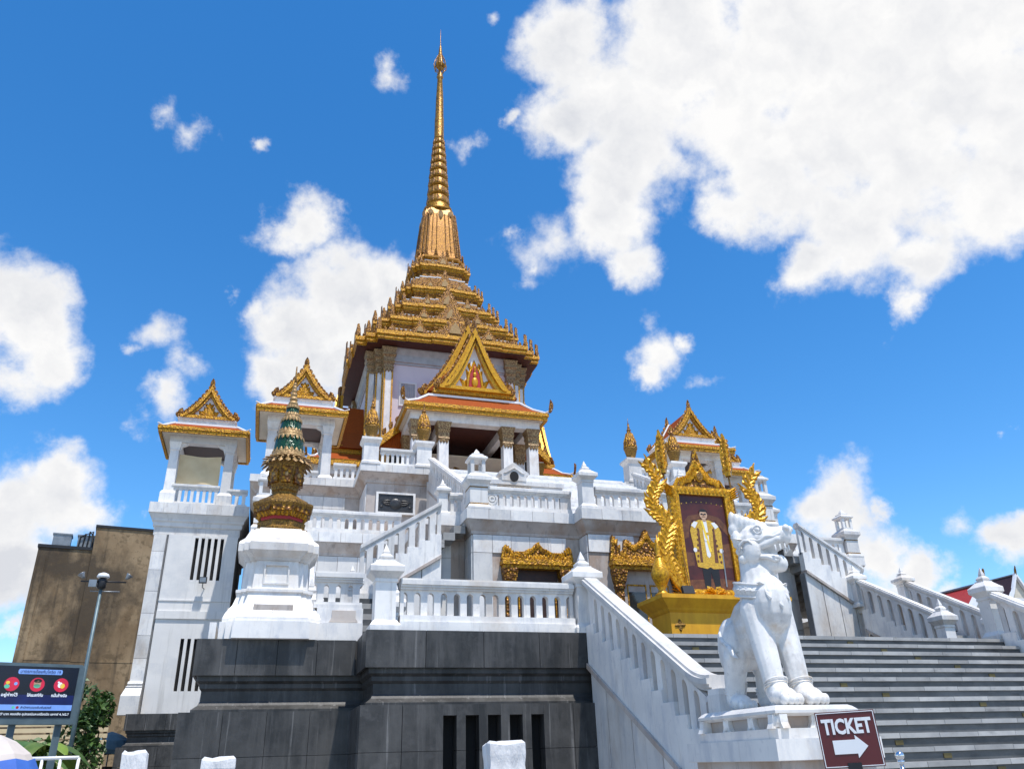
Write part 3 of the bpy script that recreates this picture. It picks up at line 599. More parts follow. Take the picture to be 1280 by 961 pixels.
# ------------------------------------------------------------------ gilded doorways
def curve_top(pts, n=6):
    out = []
    for i in range(len(pts)-1):
        for k in range(n):
            t = k/n; s = t*t*(3-2*t); out.append((pts[i][0]+(pts[i+1][0]-pts[i][0])*t, pts[i][1]+(pts[i+1][1]-pts[i][1])*s))
    return out+[pts[-1]]
def doorway(x, y, zb, label, w=.9, zl=6.1, big=False):
    t = thing('gilded_doorway', label, 'doorway', (x, y, zb))
    for s in (-1, 1):
        a, b = sorted((x+s*(w-.36), x+s*w)); c = (a+b)/2
        MB().box(a+.08, b-.08, y-.16, y+.1, zb, zl-.62).build('door_pilaster', 'gold_carved', t)
        MB().sq([(.10, zl-.62), (.13, zl-.55), (.12, zl-.5), (.15, zl-.42), (.185, zl-.2), (.19, zl-.12)], c, y-.08).build('pilaster_capital', 'gold_carved', t)
    MB().box(x-w, x+w, y-.25, y+.1, zl-.12, zl-.03).box(x-w-.04, x+w+.04, y-.30, y+.1, zl-.03, zl+.06).box(x-w-.01, x+w+.01, y-.27, y+.1, zl+.06, zl+.12).build('lintel', 'gold', t)
    if big: prof = [(-w-.03, .12), (-w+.05, .75), (-w+.32, .22), (-w+.40, .66), (-w+.62, .5), (-.2, .62), (0, .95), (.2, .62), (w-.62, .5), (w-.40, .66), (w-.32, .22), (w-.05, .75), (w+.03, .12)]
    else: prof = [(-w-.03, .12), (-w+.03, .44), (-w+.28, .24), (-.45, .24), (-.2, .36), (0, .56), (.2, .36), (.45, .24), (w-.28, .24), (w-.03, .44), (w+.03, .12)]
    top = curve_top(prof, 4)
    cwn = MB().ext([(x+a, zl+b) for a, b in top], 'y', y-.20, y-.02).build('crown', 'gold_carved', t)
    l = MB()
    for i in range(0, len(top)-1):
        a, b = top[i]; l.leaf((x+a*.98, y-.2, zl+b*.72), (1, 0, 0), (0, 0, 1), (0, -1, 0), .13+.1*b, .05, .8*(1 if a > 0 else -1)*(-1), .035, 5)
        l.leaf((x+a*.9, y-.2, zl+.10), (1, 0, 0), (0, 0, 1), (0, -1, 0), .16, .05, .9*(1 if i % 2 else -1), .03, 5)
    l.build('crown_scrolls', 'gold', cwn, kind='stuff')
    dlf = MB().box(x-w+.36, x+w-.36, y-.02, y+.06, zb, zl-.12).build('door_leaf', 'dark_wood', t)
    for s in (-1, 1):
        a, b = sorted((x+s*.05, x+s*(w-.42)))
        q = MB()
        for e in ((a, b, zl-.50, zl-.46), (a, b, zb+1.0, zb+1.04), (a, a+.03, zb+1.04, zl-.50), (b-.03, b, zb+1.04, zl-.50)): q.box(e[0], e[1], y-.045, y-.02, e[2], e[3])
        q.build('door_trim', 'gold', dlf)
        if big:
            MB().box(a+.04, b-.04, y-.05, y-.03, zb+.1, zl-.65).build('glass_pane', 'glass_dark', dlf)
    return t
doorway(6.47, 19.20, L1, 'small gilded doorway with carved crown over dark red doors, above the front balustrade', .92, 6.06)
doorway(mx(6.47), 19.20, L1, 'small gilded doorway on the far side of the portrait shrine', .92, 6.06)
doorway(9.28, 18.68, L1, 'larger gilded doorway with upturned horns behind the portrait shrine', 1.0, 6.02, True)
# ------------------------------------------------------------------ gables
def gable_parts(t, M, a, h, thick=.22, bw=.30, scale=1., red=False, gm='gold', teeth=11):
    """front faces -Y, base centre at the origin of M"""
    n = 8
    def rake(s, off):
        pts = []
        for i in range(n+1):
            u = i/n; x = (a-off*1.1)*(1-u); z = (h-off*1.55)*(u-.10*math.sin(math.pi*u)) + off*.28
            pts.append((s*x, z))
        return pts
    pan = rake(-1, bw*.8)+list(reversed(rake(1, bw*.8)))[1:]
    gp = MB(M).ext(pan, 'y', -thick*.15, thick*.2).build('gable_panel', 'white_paint', t)
    for s in (-1, 1):
        o, i_ = rake(s, 0), rake(s, bw)
        bbd = MB(M).band(o, i_, 'y', -thick, thick*.25).build('barge_board', gm, t)
        MB(M).band([(x*.965, z-.01) for x, z in rake(s, bw*.25)], rake(s, bw*.62), 'y', -thick*1.35, -thick*.9).build('barge_moulding', gm, bbd)
        l = MB(M)
        for k in range(teeth):
            u = (k+.6)/(teeth+.3); x = a*(1-u); z = h*(u-.10*math.sin(math.pi*u))
            l.leaf((s*x, -thick*.5, z-.02), (s, 0, 0), (0, 0, 1), (0, -1, 0), .30*scale, .085*scale, -.55, .05*scale, 5, True)
        l.build('edge_flames', 'gold_carved', bbd, kind='stuff')
        c = MB(M)
        c.leaf((s*a*.93, -thick*.6, -.02), (s, 0, 0), Vector((s*.35, 0, 1)).normalized(), (0, -1, 0), .62*scale, .15*scale, -.75, .09*scale, 7, True)
        c.leaf((s*a*1.03, -thick*.6, -.04), (s, 0, 0), Vector((s*.5, 0, 1)).normalized(), (0, -1, 0), .42*scale, .11*scale, -.9, .08*scale, 6, True)
        c.leaf((s*a*.83, -thick*.6, 0), (s, 0, 0), (0, 0, 1), (0, -1, 0), .40*scale, .11*scale, -.5, .08*scale, 6, True)
        c.build('corner_flame', 'gold_carved', t)
    c = MB(M); c.leaf((0, -thick*.5, h-.14*scale), (1, 0, 0), (0, 0, 1), (0, -1, 0), .62*scale, .13*scale, 0, .10*scale, 6, True); c.build('apex_flame', 'gold_carved', t)
    for s in (-1, 1):   # carved leaves along the boards
        cv_ = MB(M); nn_ = max(6, int(h/.22))
        for k in range(nn_):
            u = (k+.4)/nn_; x = (a-bw*.55)*(1-u); z = (h-bw*.85)*(u-.10*math.sin(math.pi*u))+bw*.14
            cv_.leaf((s*x, -thick*1.02, z), (s, 0, 0), Vector((-s*a*.75, 0, h)).normalized(), (0, -1, 0), .30*scale, .085*scale, .8*(-1)**k, .07*scale, 5)
        cv_.build('board_carving', 'gold_carved', gp, kind='stuff')
    MB(M).box(-a*.98, a*.98, -thick*1.15, thick*.25, -.02, .13*scale).build('gable_sill', gm, t)
    q = MB(M); yy = -thick*.2
    hh = h-bw*1.6
    q.leaf((0, yy, .15), (1, 0, 0), (0, 0, 1), (0, -1, 0), hh*.72, a*.13, 0, .06*scale, 7)
    for s in (-1, 1):
        q.leaf((s*a*.10, yy, .15), (s, 0, 0), (0, 0, 1), (0, -1, 0), hh*.50, a*.085, .5, .05*scale, 7)
        q.leaf((s*a*.10, yy, .16), (s, 0, 0), Vector((s, 0, .5)).normalized(), (0, -1, 0), a*.42, a*.07, -.9, .05*scale, 7)
        q.leaf((s*a*.26, yy, .15), (s, 0, 0), (0, 0, 1), (0, -1, 0), hh*.30, a*.07, 1.2, .05*scale, 6)
        q.leaf((s*a*.36, yy, .15), (s, 0, 0), Vector((s, 0, .25)).normalized(), (0, -1, 0), a*.28, a*.05, -.8, .05*scale, 6)
        q.ball((s*a*.22, yy, .15+hh*.2), (a*.05, .05*scale, a*.05), 8, 5)
        q.leaf((s*a*.05, yy, .15+hh*.42), (s, 0, 0), Vector((s*.7, 0, 1)).normalized(), (0, -1, 0), hh*.3, a*.05, -.9, .05*scale, 6)
    q.build('gable_scrolls', gm, gp, kind='stuff')
    if red:
        MB(M).ext([(-a*.17, .16), (-a*.19, hh*.40), (-a*.1, hh*.44), (0, hh*.66), (a*.1, hh*.44), (a*.19, hh*.40), (a*.17, .16)], 'y', yy-.09*scale, yy-.02).build('gable_niche', 'red', gp)
        q = MB(M); q.ball((0, yy-.1*scale, hh*.22), (a*.09, .10, hh*.12)).ball((0, yy-.1*scale, hh*.40), (a*.05, .08, hh*.06)); q.leaf((0, yy-.12*scale, hh*.44), (1, 0, 0), (0, 0, 1), (0, -1, 0), hh*.16, a*.03, 0, .05)
        for s in (-1, 1): q.leaf((s*a*.2, yy-.08*scale, .16), (s, 0, 0), (0, 0, 1), (0, -1, 0), hh*.5, a*.05, -.35, .08, 7)
        q.build('gable_figure', 'gold_bright', gp, True)
def skirt(mb, h0, z0, h1, z1, cx=0, cy=0, hy0=None, hy1=None):
    hy0 = hy0 or h0; hy1 = hy1 or h1; rings = []
    for i in range(7):
        u = i/6; k = u**.75; a = h0+(h1-h0)*u; b = hy0+(hy1-hy0)*u; z = z0+(z1-z0)*(u**1.25)
        rings.append([(cx-a, cy-b, z), (cx+a, cy-b, z), (cx+a, cy+b, z), (cx-a, cy+b, z)])
    return mb.loft(rings)
def make_pavilion():
    t = thing('pavilion', 'x', 'pavilion', (0, 0, 0), 'small roofed pavilions on the terraces')
    for sx in (-1, 1):
        for sy in (-1, 1):
            MB().sq([(.28, 0), (.28, .45), (.22, .55), (.185, .58), (.165, 2.25), (.20, 2.3), (.185, 2.35), (.23, 2.55), (.24, 2.62)], sx*1.06, sy*1.06).build('column', 'marble', t)
    b = MB()
    for s in (-1, 1):
        b.box(-1.3, 1.3, s*1.06-.2, s*1.06+.2, 2.62, 2.92); b.box(s*1.06-.2, s*1.06+.2, -.86, .86, 2.62, 2.92)
    b.build('beam', 'marble', t, kind='stuff')
    for s in (-1, 1):
        for o in (-1, 1):
            MB().ext([(s*.86, 2.62), (s*.56, 2.62), (s*.62, 2.56), (s*.78, 2.48), (s*.84, 2.30), (s*.86, 2.2)], 'y', o*1.06-.1, o*1.06+.1).build('corner_bracket', 'marble', t)
    MB().box(-1.62, 1.62, -1.62, 1.62, 2.92, 2.965).build('eave_soffit', 'cream', t)
    f = MB()
    for s in (-1, 1):
        f.box(-1.72, 1.72, s*1.69-.05, s*1.69+.05, 2.86, 3.00); f.box(-1.76, 1.76, s*1.73-.05, s*1.73+.05, 3.0, 3.12)
        f.box(s*1.69-.05, s*1.69+.05, -1.64, 1.64, 2.86, 3.00); f.box(s*1.73-.05, s*1.73+.05, -1.68, 1.68, 3.0, 3.12)
    f.build('eave_fascia', 'gold', t, kind='stuff')
    skirt(MB(), 1.74, 3.10, 1.20, 3.46).build('skirt_roof', 'orange_tile', t)
    hp = MB()
    for sx in (-1, 1):
        for sy in (-1, 1): hp.tube([(sx*1.78, sy*1.78, 3.2), (sx*1.6, sy*1.6, 3.17), (sx*1.2, sy*1.2, 3.48)], [.03, .05, .05], 6)
    for s in (-1, 1): hp.box(-1.22, 1.22, s*1.2-.05, s*1.2+.05, 3.42, 3.50); hp.box(s*1.2-.05, s*1.2+.05, -1.14, 1.14, 3.42, 3.50)
    hp.build('white_ridge_trim', 'white_paint', t, kind='stuff')
    MB().sq([(1.12, 3.40), (1.12, 3.68), (1.17, 3.70), (1.17, 3.78)]).build('roof_base', 'marble', t)
    for k in (0, 2):
        gable_parts(t, RZ(90*k) @ T(0, -1.02, 3.78), 1.10, 1.52, .18, .40, .80, gm='gold', teeth=9)
    for k in range(1):
        MB(RZ(90*k)).ext([(-1.05, 3.78), (-.5, 4.32), (0, 5.16), (.5, 4.32), (1.05, 3.78)], 'y', -.98, .98).build('gable_roof', 'orange_tile', t)
    for k in (0, 2):   # white edge tiles
        for s in (-1, 1): MB(RZ(90*k)).tube([(s*1.08, -.92, 3.8), (s*.52, -.92, 4.36), (0, -.92, 5.2)], .05, 6).build('roof_edge', 'white_paint', t)
    MB().box(-1.0, 1.0, -1.0, 1.0, 2.7, 2.74).build('ceiling', 'dark_wood', t)
    return t
PAV = make_pavilion()
PX = -3.15
pv = place(PAV, 'pav', (PX, 34.0, 11.08), 'pavilion with cream canvas blind on the far left tower', None)
pv2 = place(PAV, 'pav', (.60, 31.4, 11.25), 'pavilion behind the green golden spire, next to the orange porch roof', None)
place(PAV, 'pav', (mx(.60)+.30, 31.4, 11.1), 'pavilion rising behind the gilded portrait shrine', None)
place(PAV, 'pav', (mx(PX)-.55, 34.0, 11.08), 'partly hidden pavilion with gilded gable left of the stone lantern above the lion', None)
cv = MB(); rings = []
for i in range(9):
    rings.append([at for at in [(PX-.86+1.62*j/10, 32.98+.05*math.sin(i*.5+j*.7), 12.02+1.22*i/8-.03*math.sin(j/10*math.pi)*(i == 8)) for j in range(11)]])
cv.add([p for r in rings for p in r], [(i*11+j, i*11+j+1, (i+1)*11+j+1, (i+1)*11+j) for i in range(8) for j in range(10)])
tag(cv.build('canvas_blind', 'canvas', smooth=True), 'cream canvas blind hung between the columns of the tower pavilion', 'blind')
for q in (0, 1):
    f = (lambda x: x) if q == 0 else mx
    a, b = sorted((f(-4.1), f(-2.3)))
    balustrade('dark slotted white parapet of the '+('far left tower pavilion under the canvas blind' if q == 0 else 'far right tower pavilion'), (a, 32.85), (b, 32.85), 11.08, 11.08, 11.95, 11.95, 8, 'tower parapets', .14, .12)
    a, b = sorted((f(-2.0), f(-1.2)))
    balustrade('short end parapet on the '+('far left' if q == 0 else 'far right')+' tower beside its pavilion', (a, 32.85), (b, 32.85), 11.08, 11.08, 11.85, 11.85, 3, 'tower parapets', .14, .12)
    a, b = sorted((f(-.2), f(1.4)))
    balustrade('white parapet between the pavilion columns '+('behind the golden spire' if q == 0 else 'behind the portrait shrine'), (a, 30.3), (b, 30.3), 11.3, 11.3, 12.0, 12.0, 6, 'upper terrace parapets', .14, .12)
# ------------------------------------------------------------------ corner towers with slotted windows
for q in (0, 1):
    f = (lambda x: x) if q == 0 else mx
    t = thing('corner_tower', ('far left white tower with two slotted windows under a pavilion' if q == 0 else 'far right white tower under a half hidden pavilion'), 'tower', (f(-2.9), 34.5, L1))
    pl = [(f(-4.75), 32.5), (f(-1.06), 32.5), (f(-1.06), 40), (f(-4.75), 40)]
    mb = MB(); loft_plan(mb, pl, [(-.32, L1), (-.32, 9.86), (-.26, 9.86), (-.26, 10.16), (-.20, 10.2), (-.20, 10.34), (-.14, 10.40), (-.14, 10.46), (-.03, 10.66), (-.013, 10.66), (-.013, 11.08)])
    mb.build('tower_core', 'plaster', t)
    x0, x1 = sorted((f(-4.762), f(-1.05)))
    slabs_front(t, x0, x1, 32.514, [(10.665, 11.085)], .55, 'marble', 'fascia_slab', .012, .026)
    slabs_front(t, x0+.3, x1-.3, 32.77, [(9.87, 10.15)], .8, 'marble', 'wall_slab', .012, .025)
    # corner pilaster of stacked slabs with flared foot
    xa, xb = sorted((f(-4.44), f(-3.98)))
    zz = [4.52, 5.3, 6.1, 6.9, 7.7, 8.5, 9.2, 9.86]
    slabs_front(t, xa, xb, 32.83, list(zip(zz[:-1], zz[1:])), 5, 'marble', 'pilaster_slab', .012, .13)
    ww = (xb-xa)/2; cx = (xa+xb)/2
    MB().loft([[(cx-ww*k-.01, 32.70-d, z), (cx+ww, 32.70-d, z), (cx+ww, 32.9, z), (cx-ww*k-.01, 32.9, z)] for k, d, z in ((1.75, .28, L1), (1.72, .28, 4.02), (1.3, .10, 4.3), (1.3, .12, 4.34), (1.1, .06, 4.38), (1.15, .10, 4.44), (1.05, .05, 4.52))]).build('pilaster_foot', 'marble', t)
    MB().box(xb if q == 0 else xa-.05, (xb+.05) if q == 0 else xa, 32.74, 32.84, L1, 9.86).build('pilaster_edge', 'joint', t)
    # plaster panel front with real slots
    P0, P1_ = (-3.90, -1.36); ws, n = -2.93, 5; pit = .235; sw = .125
    bars = [(ws+pit*i, ws+pit*i+sw) for i in range(n)]
    zr = [L1, 4.18, 6.0, 8.15, 9.77, 9.86]
    def pan(a, b, c, d, nm='wall_panel'):
        A, B = sorted((f(a), f(b))); slab(t, A, B, 32.66, 32.84, c, d, 'plaster', nm)
    pan(P0, ws, L1, 9.86); pan(bars[-1][1], P1_, L1, 9.86)
    for c, d in ((L1, 4.18), (6.0, 8.15), (9.77, 9.86)): pan(ws, bars[-1][1], c, d)
    for c, d in ((4.18, 6.0), (8.15, 9.77)):
        for i in range(n-1): pan(bars[i][1], bars[i+1][0], c, d, 'window_slat')
        A, B = sorted((f(ws), f(bars[-1][1]))); MB().box(A, B, 32.80, 32.815, c, d).build('window_dark_infill', 'dark_infill', t)  # black sheet behind the slats in place of an unlit interior
    A, B = sorted((f(P0), f(P1_))); MB().box(A, B, 32.60, 32.66, 6.70, 6.98).box(A, B, 32.63, 32.66, 7.35, 7.40).build('string_course', 'plaster', t, kind='stuff')
    # wall slabs on the flank
    if q == 0:
        fl = thing('wall_floodlight', 'small dark floodlight on bracket below the tower slotted window', 'floodlight', (-2.42, 32.4, 8.0))
        MB().box(-2.56, -2.28, 32.28, 32.42, 7.98, 8.2).build('lamp_housing', 'black', fl); MB().box(-2.53, -2.31, 32.27, 32.28, 8.0, 8.18).build('lens', 'metal_grey', fl)
        MB().tube([(-2.42, 32.42, 8.05), (-2.42, 32.5, 7.85), (-2.36, 32.66, 7.82)], .02, 6).build('bracket', 'metal_grey', fl)
# ------------------------------------------------------------------ the golden hall with its spire
YM = 46.6
def redent(H, s, p=0.):
    w = H-2*s; side = [(-(H-s), -(H-s)), (-w, -(H-s)), (-w, -H)]
    if p: side += [(-.64*w, -H), (-.64*w, -H-p), (-.30*w, -H-p), (-.30*w, -H-2*p), (.30*w, -H-2*p), (.30*w, -H-p), (.64*w, -H-p), (.64*w, -H)]
    side += [(w, -H), (w, -(H-s))]
    out = []
    for k in range(4):
        c, d = [(1, 0), (0, 1), (-1, 0), (0, -1)][k]
        out += [(x*c-y*d, x*d+y*c) for x, y in side]
    return out
HM = T(AX, YM)
hall = thing('temple_hall', 'golden tiered temple hall with tall spire and gabled porches', 'temple', (AX, YM, L3))
def rl(mb, rows): return mb.loft([[(x, y, z) for x, y in redent(*r[:3])] for r in rows for z in (r[3],)])
rl(MB(HM), [(4.55, .42, 0, L3), (4.55, .42, 0, 23.98)]).build('body_wall', 'pink_wall', hall)
rl(MB(HM), [(4.62, .42, 0, 23.0), (4.62, .42, 0, 23.1), (4.70, .42, 0, 23.15), (4.70, .42, 0, 23.6), (4.85, .42, 0, 23.9), (4.85, .42, 0, 23.99)]).build('frieze', 'window_grey', hall)
rl(MB(HM), [(4.75, .42, 0, L3), (4.75, .42, 0, L3+.9), (4.62, .42, 0, L3+1.1)]).build('body_plinth', 'marble', hall)
pil = [(-3.98, -3.48, -4.82, -4.45), (-4.40, -4.00, -4.40, -4.05), (-4.82, -4.42, -4.00, -3.55)]
for k in range(4):
    Mk = HM @ RZ(90*k)
    for s in (1, -1):
        Ms = Mk @ Matrix.Diagonal((s, 1, 1, 1))
        for a, b, c, d in (pil[:2] if s == 1 else pil[:1]):
            MB(Ms).box(a, b, c, d, L3, 22.7).build('pilaster', 'marble', hall)
            for e in (a-.02, b-.07):
                MB(Ms).box(e, e+.09, c-.035, c+.05, L3+.9, 22.5).build('pilaster_gilding', 'gold', hall)
            x = (a+b)/2; y = c+.22; h = (b-a)/2
            cp = MB(Ms).sq([(h+.02, 22.5), (h+.05, 22.62), (h+.02, 22.7), (h+.03, 22.85), (h+.10, 23.0), (h+.06, 23.1), (h+.08, 23.3), (h+.16, 23.42), (h+.16, 23.5), (h+.10, 23.55), (h+.20, 23.9)], x, y)
            for j in range(3): cp.leaf((x-h+.07+.18*j, c-.03, 22.62), (1, 0, 0), (0, 0, -1), (0, -1, 0), .32, .09, 0, .05, 4)
            cp.build('capital', 'capital', hall)
        # slatted window high on each wall
        wx = -2.52
        fr = MB(Ms)
        for bx in ((-.52, .52, 1.42, 1.52), (-.52, .52, -.02, .08), (-.52, -.42, .08, 1.42), (.42, .52, .08, 1.42)): fr.box(wx+bx[0], wx+bx[1], -4.62, -4.52, 20.35+bx[2], 20.35+bx[3])
        wf = fr.build('window', 'marble', hall)
        MB(Ms).box(wx-.42, wx+.42, -4.565, -4.555, 20.42, 21.78).build('window_back', 'warm_grey', wf)
        for j in range(7): MB(Ms).box(wx-.40+.118*j, wx-.335+.118*j, -4.60, -4.57, 20.42, 21.78).build('window_bar', 'window_grey', wf)
# roof tiers
TIERS = [(5.68, .55, 24.02, .62), (4.62, .47, 25.78, .52), (3.62, .39, 27.45, .50), (2.74, .31, 29.40, .48), (2.00, .25, 31.75, .44)]
rl(MB(HM), [(4.6, .42, .0005, 23.985), (5.62, .55, .06, 24.0), (5.62, .55, .06, 24.04)]).build('eave_soffit', 'soffit', hall)
aM = MB(); aM.leaf((0, 0, 0), (1, 0, 0), (0, 0, 1), (0, -1, 0), 1.0, .24, 0, .16, 7, True); aM.leaf((-.12, -.05, 0), (-1, 0, 0), Vector((-.25, 0, 1)).normalized(), (0, -1, 0), .5, .13, -.5, .1, 5, True); aM.leaf((.12, -.05, 0), (1, 0, 0), Vector((.25, 0, 1)).normalized(), (0, -1, 0), .5, .13, -.5, .1, 5, True)
ANTE = aM.mesh('antefix', 'gold_carved')
gM = MB(); gM.ext([(-.5, 0), (-.42, .18), (-.2, .5), (0, .95), (.2, .5), (.42, .18), (.5, 0)], 'y', -.16, .2)
for s in (-1, 1):
    for k in range(5): u = (k+.5)/5; gM.leaf((s*.5*(1-u), -.1, .92*u**1.1), (s, 0, 0), (0, 0, 1), (0, -1, 0), .2, .06, -.5, .04, 4, True)
gM.leaf((0, -.1, .8), (1, 0, 0), (0, 0, 1), (0, -1, 0), .42, .09, 0, .06, 5, True)
GABLET = gM.mesh('roof_gablet', 'gold_carved')
nM = MB(); nM.ext([(-.2, .08), (-.16, .3), (0, .55), (.16, .3), (.2, .08)], 'y', -.19, -.15); NICHE = nM.mesh('gablet_niche', 'pale_gold')
for i, (H, s, z, fh) in enumerate(TIERS):
    p = .085*H/5.7+.02
    rl(MB(HM), [(H-.06, s, p, z), (H-.06, s, p, z+fh*.16), (H, s, p, z+fh*.2), (H, s, p, z+fh*.46), (H-.05, s, p, z+fh*.5), (H+.06, s, p, z+fh*.56), (H+.06, s, p, z+fh*.94), (H+.02, s, p, z+fh)]).build('tier_fascia', 'gold', hall)
    H2, s2, z2, _ = TIERS[i+1] if i < 4 else (1.62, .24, 33.0, 0)
    zt = z+fh; dz = z2-zt
    rl(MB(HM), [(H, s, p, zt-.02), (H-.12, s, p, zt+.06), (H2+.22*(H-H2), s2, p, zt+dz*.30), (H2+.04, s2, p, zt+dz*.62), (H2-.10, s2, p, zt+dz*.66), (H2-.16, s2, p, z2-.16), (H2-.08, s2, p, z2-.08), (H2-.08, s2, p, z2+.02)]).build('tier_roof', 'gold_carved', hall)
    rl(MB(HM), [(H2+.05, s2, p, zt+dz*.62), (H2+.055, s2, p, zt+dz*.66), (H2-.02, s2, p, zt+dz*.67)]).build('tier_white_trim', 'white_paint', hall)
    pol = redent(H-.02, s, p); cm = MB(HM)
    for q in range(len(pol)):
        a_, b_ = Vector(pol[q]), Vector(pol[(q+1) % len(pol)]); d_ = b_-a_; n_ = max(1, round(d_.length/.26)); dn = d_.normalized(); o_ = Vector((dn.y, -dn.x))
        if d_.length < .2: continue
        for j in range(n_):
            c_ = a_+d_*((j+.5)/n_); cm.leaf((c_.x, c_.y, zt-.04), (dn.x, dn.y, 0), (0, 0, 1), (o_.x, o_.y, 0), .30, .10, 0, .06, 3, True)
    cm.build('crest_leaves', 'gold_carved', hall, kind='stuff')
    w = H-2*s; sc = (.92, .84, .78, .66, .54)[i]
    for k in range(4):
        Mk = HM @ RZ(90*k)
        for x, y in ((-w, -H), (-(H-s), -(H-s)), (-H, -w), (w, -H)):
            for dx in ((0,) if (x, y) != (-(H-s), -(H-s)) else (0,)):
                inst(ANTE, 'antefix', hall, Mk @ T(x*.985, y*.985, zt-.05) @ RZ(-40 if x < 0 else 40) @ Matrix.Diagonal((sc*.8, sc*.8, sc, 1)))
        for x in (-.46*w, .46*w):
            inst(GABLET, 'roof_gablet', hall, Mk @ T(x, -H-p+.05, zt-.04) @ Matrix.Diagonal((sc*1.05, sc*.8, sc*.85, 1)))
        for x in (-.82*w, .82*w, -.2*w, .2*w):
            inst(GABLET, 'roof_gablet', hall, Mk @ T(x, -H+.02 if abs(x) > .6*w else -H-2*p+.05, zt-.04) @ Matrix.Diagonal((sc*.55, sc*.5, sc*.5, 1)))
        for x in (-.46*w, .46*w): inst(NICHE, 'gablet_niche', hall, Mk @ T(x, -H-p+.04, zt-.02) @ Matrix.Diagonal((sc*1.05, sc*.8, sc*.85, 1)))
        sg = sc*1.9
        inst(GABLET, 'roof_gablet', hall, Mk @ T(0, -H-2*p+.10, zt-.04) @ Matrix.Diagonal((sg, sc, sg*.95, 1)))
        inst(NICHE, 'gablet_niche', hall, Mk @ T(0, -H-2*p+.08, zt-.02) @ Matrix.Diagonal((sg, sc, sg*.95, 1)))
# bell
rl(MB(HM), [(1.62, .24, 0, 32.9), (1.70, .25, 0, 33.0), (1.70, .25, 0, 33.15), (1.50, .22, 0, 33.3), (1.45, .22, 0, 33.7), (1.25, .19, 0, 36.0), (1.12, .16, 0, 37.2), (.98, .14, 0, 37.75), (.88, .13, 0, 37.9)]).build('bell', 'gold_mosaic', hall)
for k in range(4):
    Mk = HM @ RZ(90*k)
    for s in (-1, 1):
        for o in (0, 1, 2):
            pts = []
            for H, st, z in ((1.47, .22, 33.5), (1.25, .19, 36.0), (1.12, .16, 37.25)):
                w = H-2*st; q = [(w, -H), (H-st, -(H-st)), (H, -w)][o]; pts.append((s*q[0], q[1], z))
            MB(Mk).tube(pts, .07, 6).build('bell_rib', 'gold_carved', hall)
    l = MB(Mk)
    for x in (-.6, -.3, .3, .6): MB(Mk).tube([(x*1.15, -1.46, 33.5), (x, -1.27, 36.0), (x*.9, -1.14, 37.2)], .035, 5).build('bell_flute', 'gold_carved', hall)
    for x, L_ in ((-.72, .55), (0, .85), (.72, .55)): l.leaf((x, -1.06, 37.5), (1, 0, 0), Vector((0, -.14, -1)).normalized(), (0, -1, 0), L_, .22, 0, .12, 6)
    l.build('bell_garland', 'pale_gold', hall)
    for x in (-1.1, -.4, .4, 1.1): inst(ANTE, 'antefix', hall, Mk @ T(x, -1.6, 33.05) @ Matrix.Diagonal((.5, .5, .8, 1)))
prof = [(1.12, 37.8), (1.15, 37.95), (.95, 38.05), (1.05, 38.25), (.82, 38.35), (.9, 38.5), (.78, 38.6)]
MB(HM).lathe(prof, 24).build('spire_neck', 'gold_spire', hall, True)
z = 38.6; r = .86
for i in range(9):
    h = .86-.035*i; r2 = r-.052
    MB(HM).lathe([(r*.80, z), (r*.98, z+h*.12), (r, z+h*.25), (r*.94, z+h*.6), (r2*.86, z+h*.92), (r2*.80, z+h)], 20).build('spire_ring', 'gold_spire', hall, True)
    l = MB(HM)
    for k in range(14):
        a = 2*math.pi*k/14; o = (math.cos(a), math.sin(a), 0); l.leaf((o[0]*r*.97, o[1]*r*.97, z+h*.12), (-o[1], o[0], 0), Vector((-o[0]*.12, -o[1]*.12, 1)).normalized(), o, h*.7, r*.17, 0, .06, 4)
    l.build('spire_petals', 'gold_carved', hall, kind='stuff')
    z += h; r = r2
MB(HM).lathe([(.34, z-.1), (.40, z), (.37, z+.15), (.36, z+2.0), (.33, z+2.2), (.30, z+4.0), (.20, 51.4), (.28, 51.6), (.18, 51.75), (.24, 51.9), (.12, 52.1), (.12, 52.5)], 16).build('spire_pole', 'gold_spire', hall, True)
MB(HM).lathe([(.10, 52.35), (.16, 52.5), (.14, 52.7), (.34, 52.75), (.40, 52.95), (.26, 53.15), (.24, 53.5), (.18, 53.9), (.2, 54.0), (.13, 54.4), (.14, 54.5), (.08, 55.0), (.03, 55.4), (.015, 57.0)], 16).build('spire_finial', 'gold_spire', hall, True)
l = MB(HM)
for k in range(8):
    a = math.pi*k/4; o = Vector((math.cos(a), math.sin(a), 0))
    l.tube([o*.16+Vector((0, 0, 52.2)), o*.46+Vector((0, 0, 52.5)), o*.5+Vector((0, 0, 52.9)), o*.40+Vector((0, 0, 53.4)), o*.2+Vector((0, 0, 54.0))], [.03, .05, .05, .04, .02], 5)
l.build('spire_cage', 'gold_spire', hall, kind='stuff')
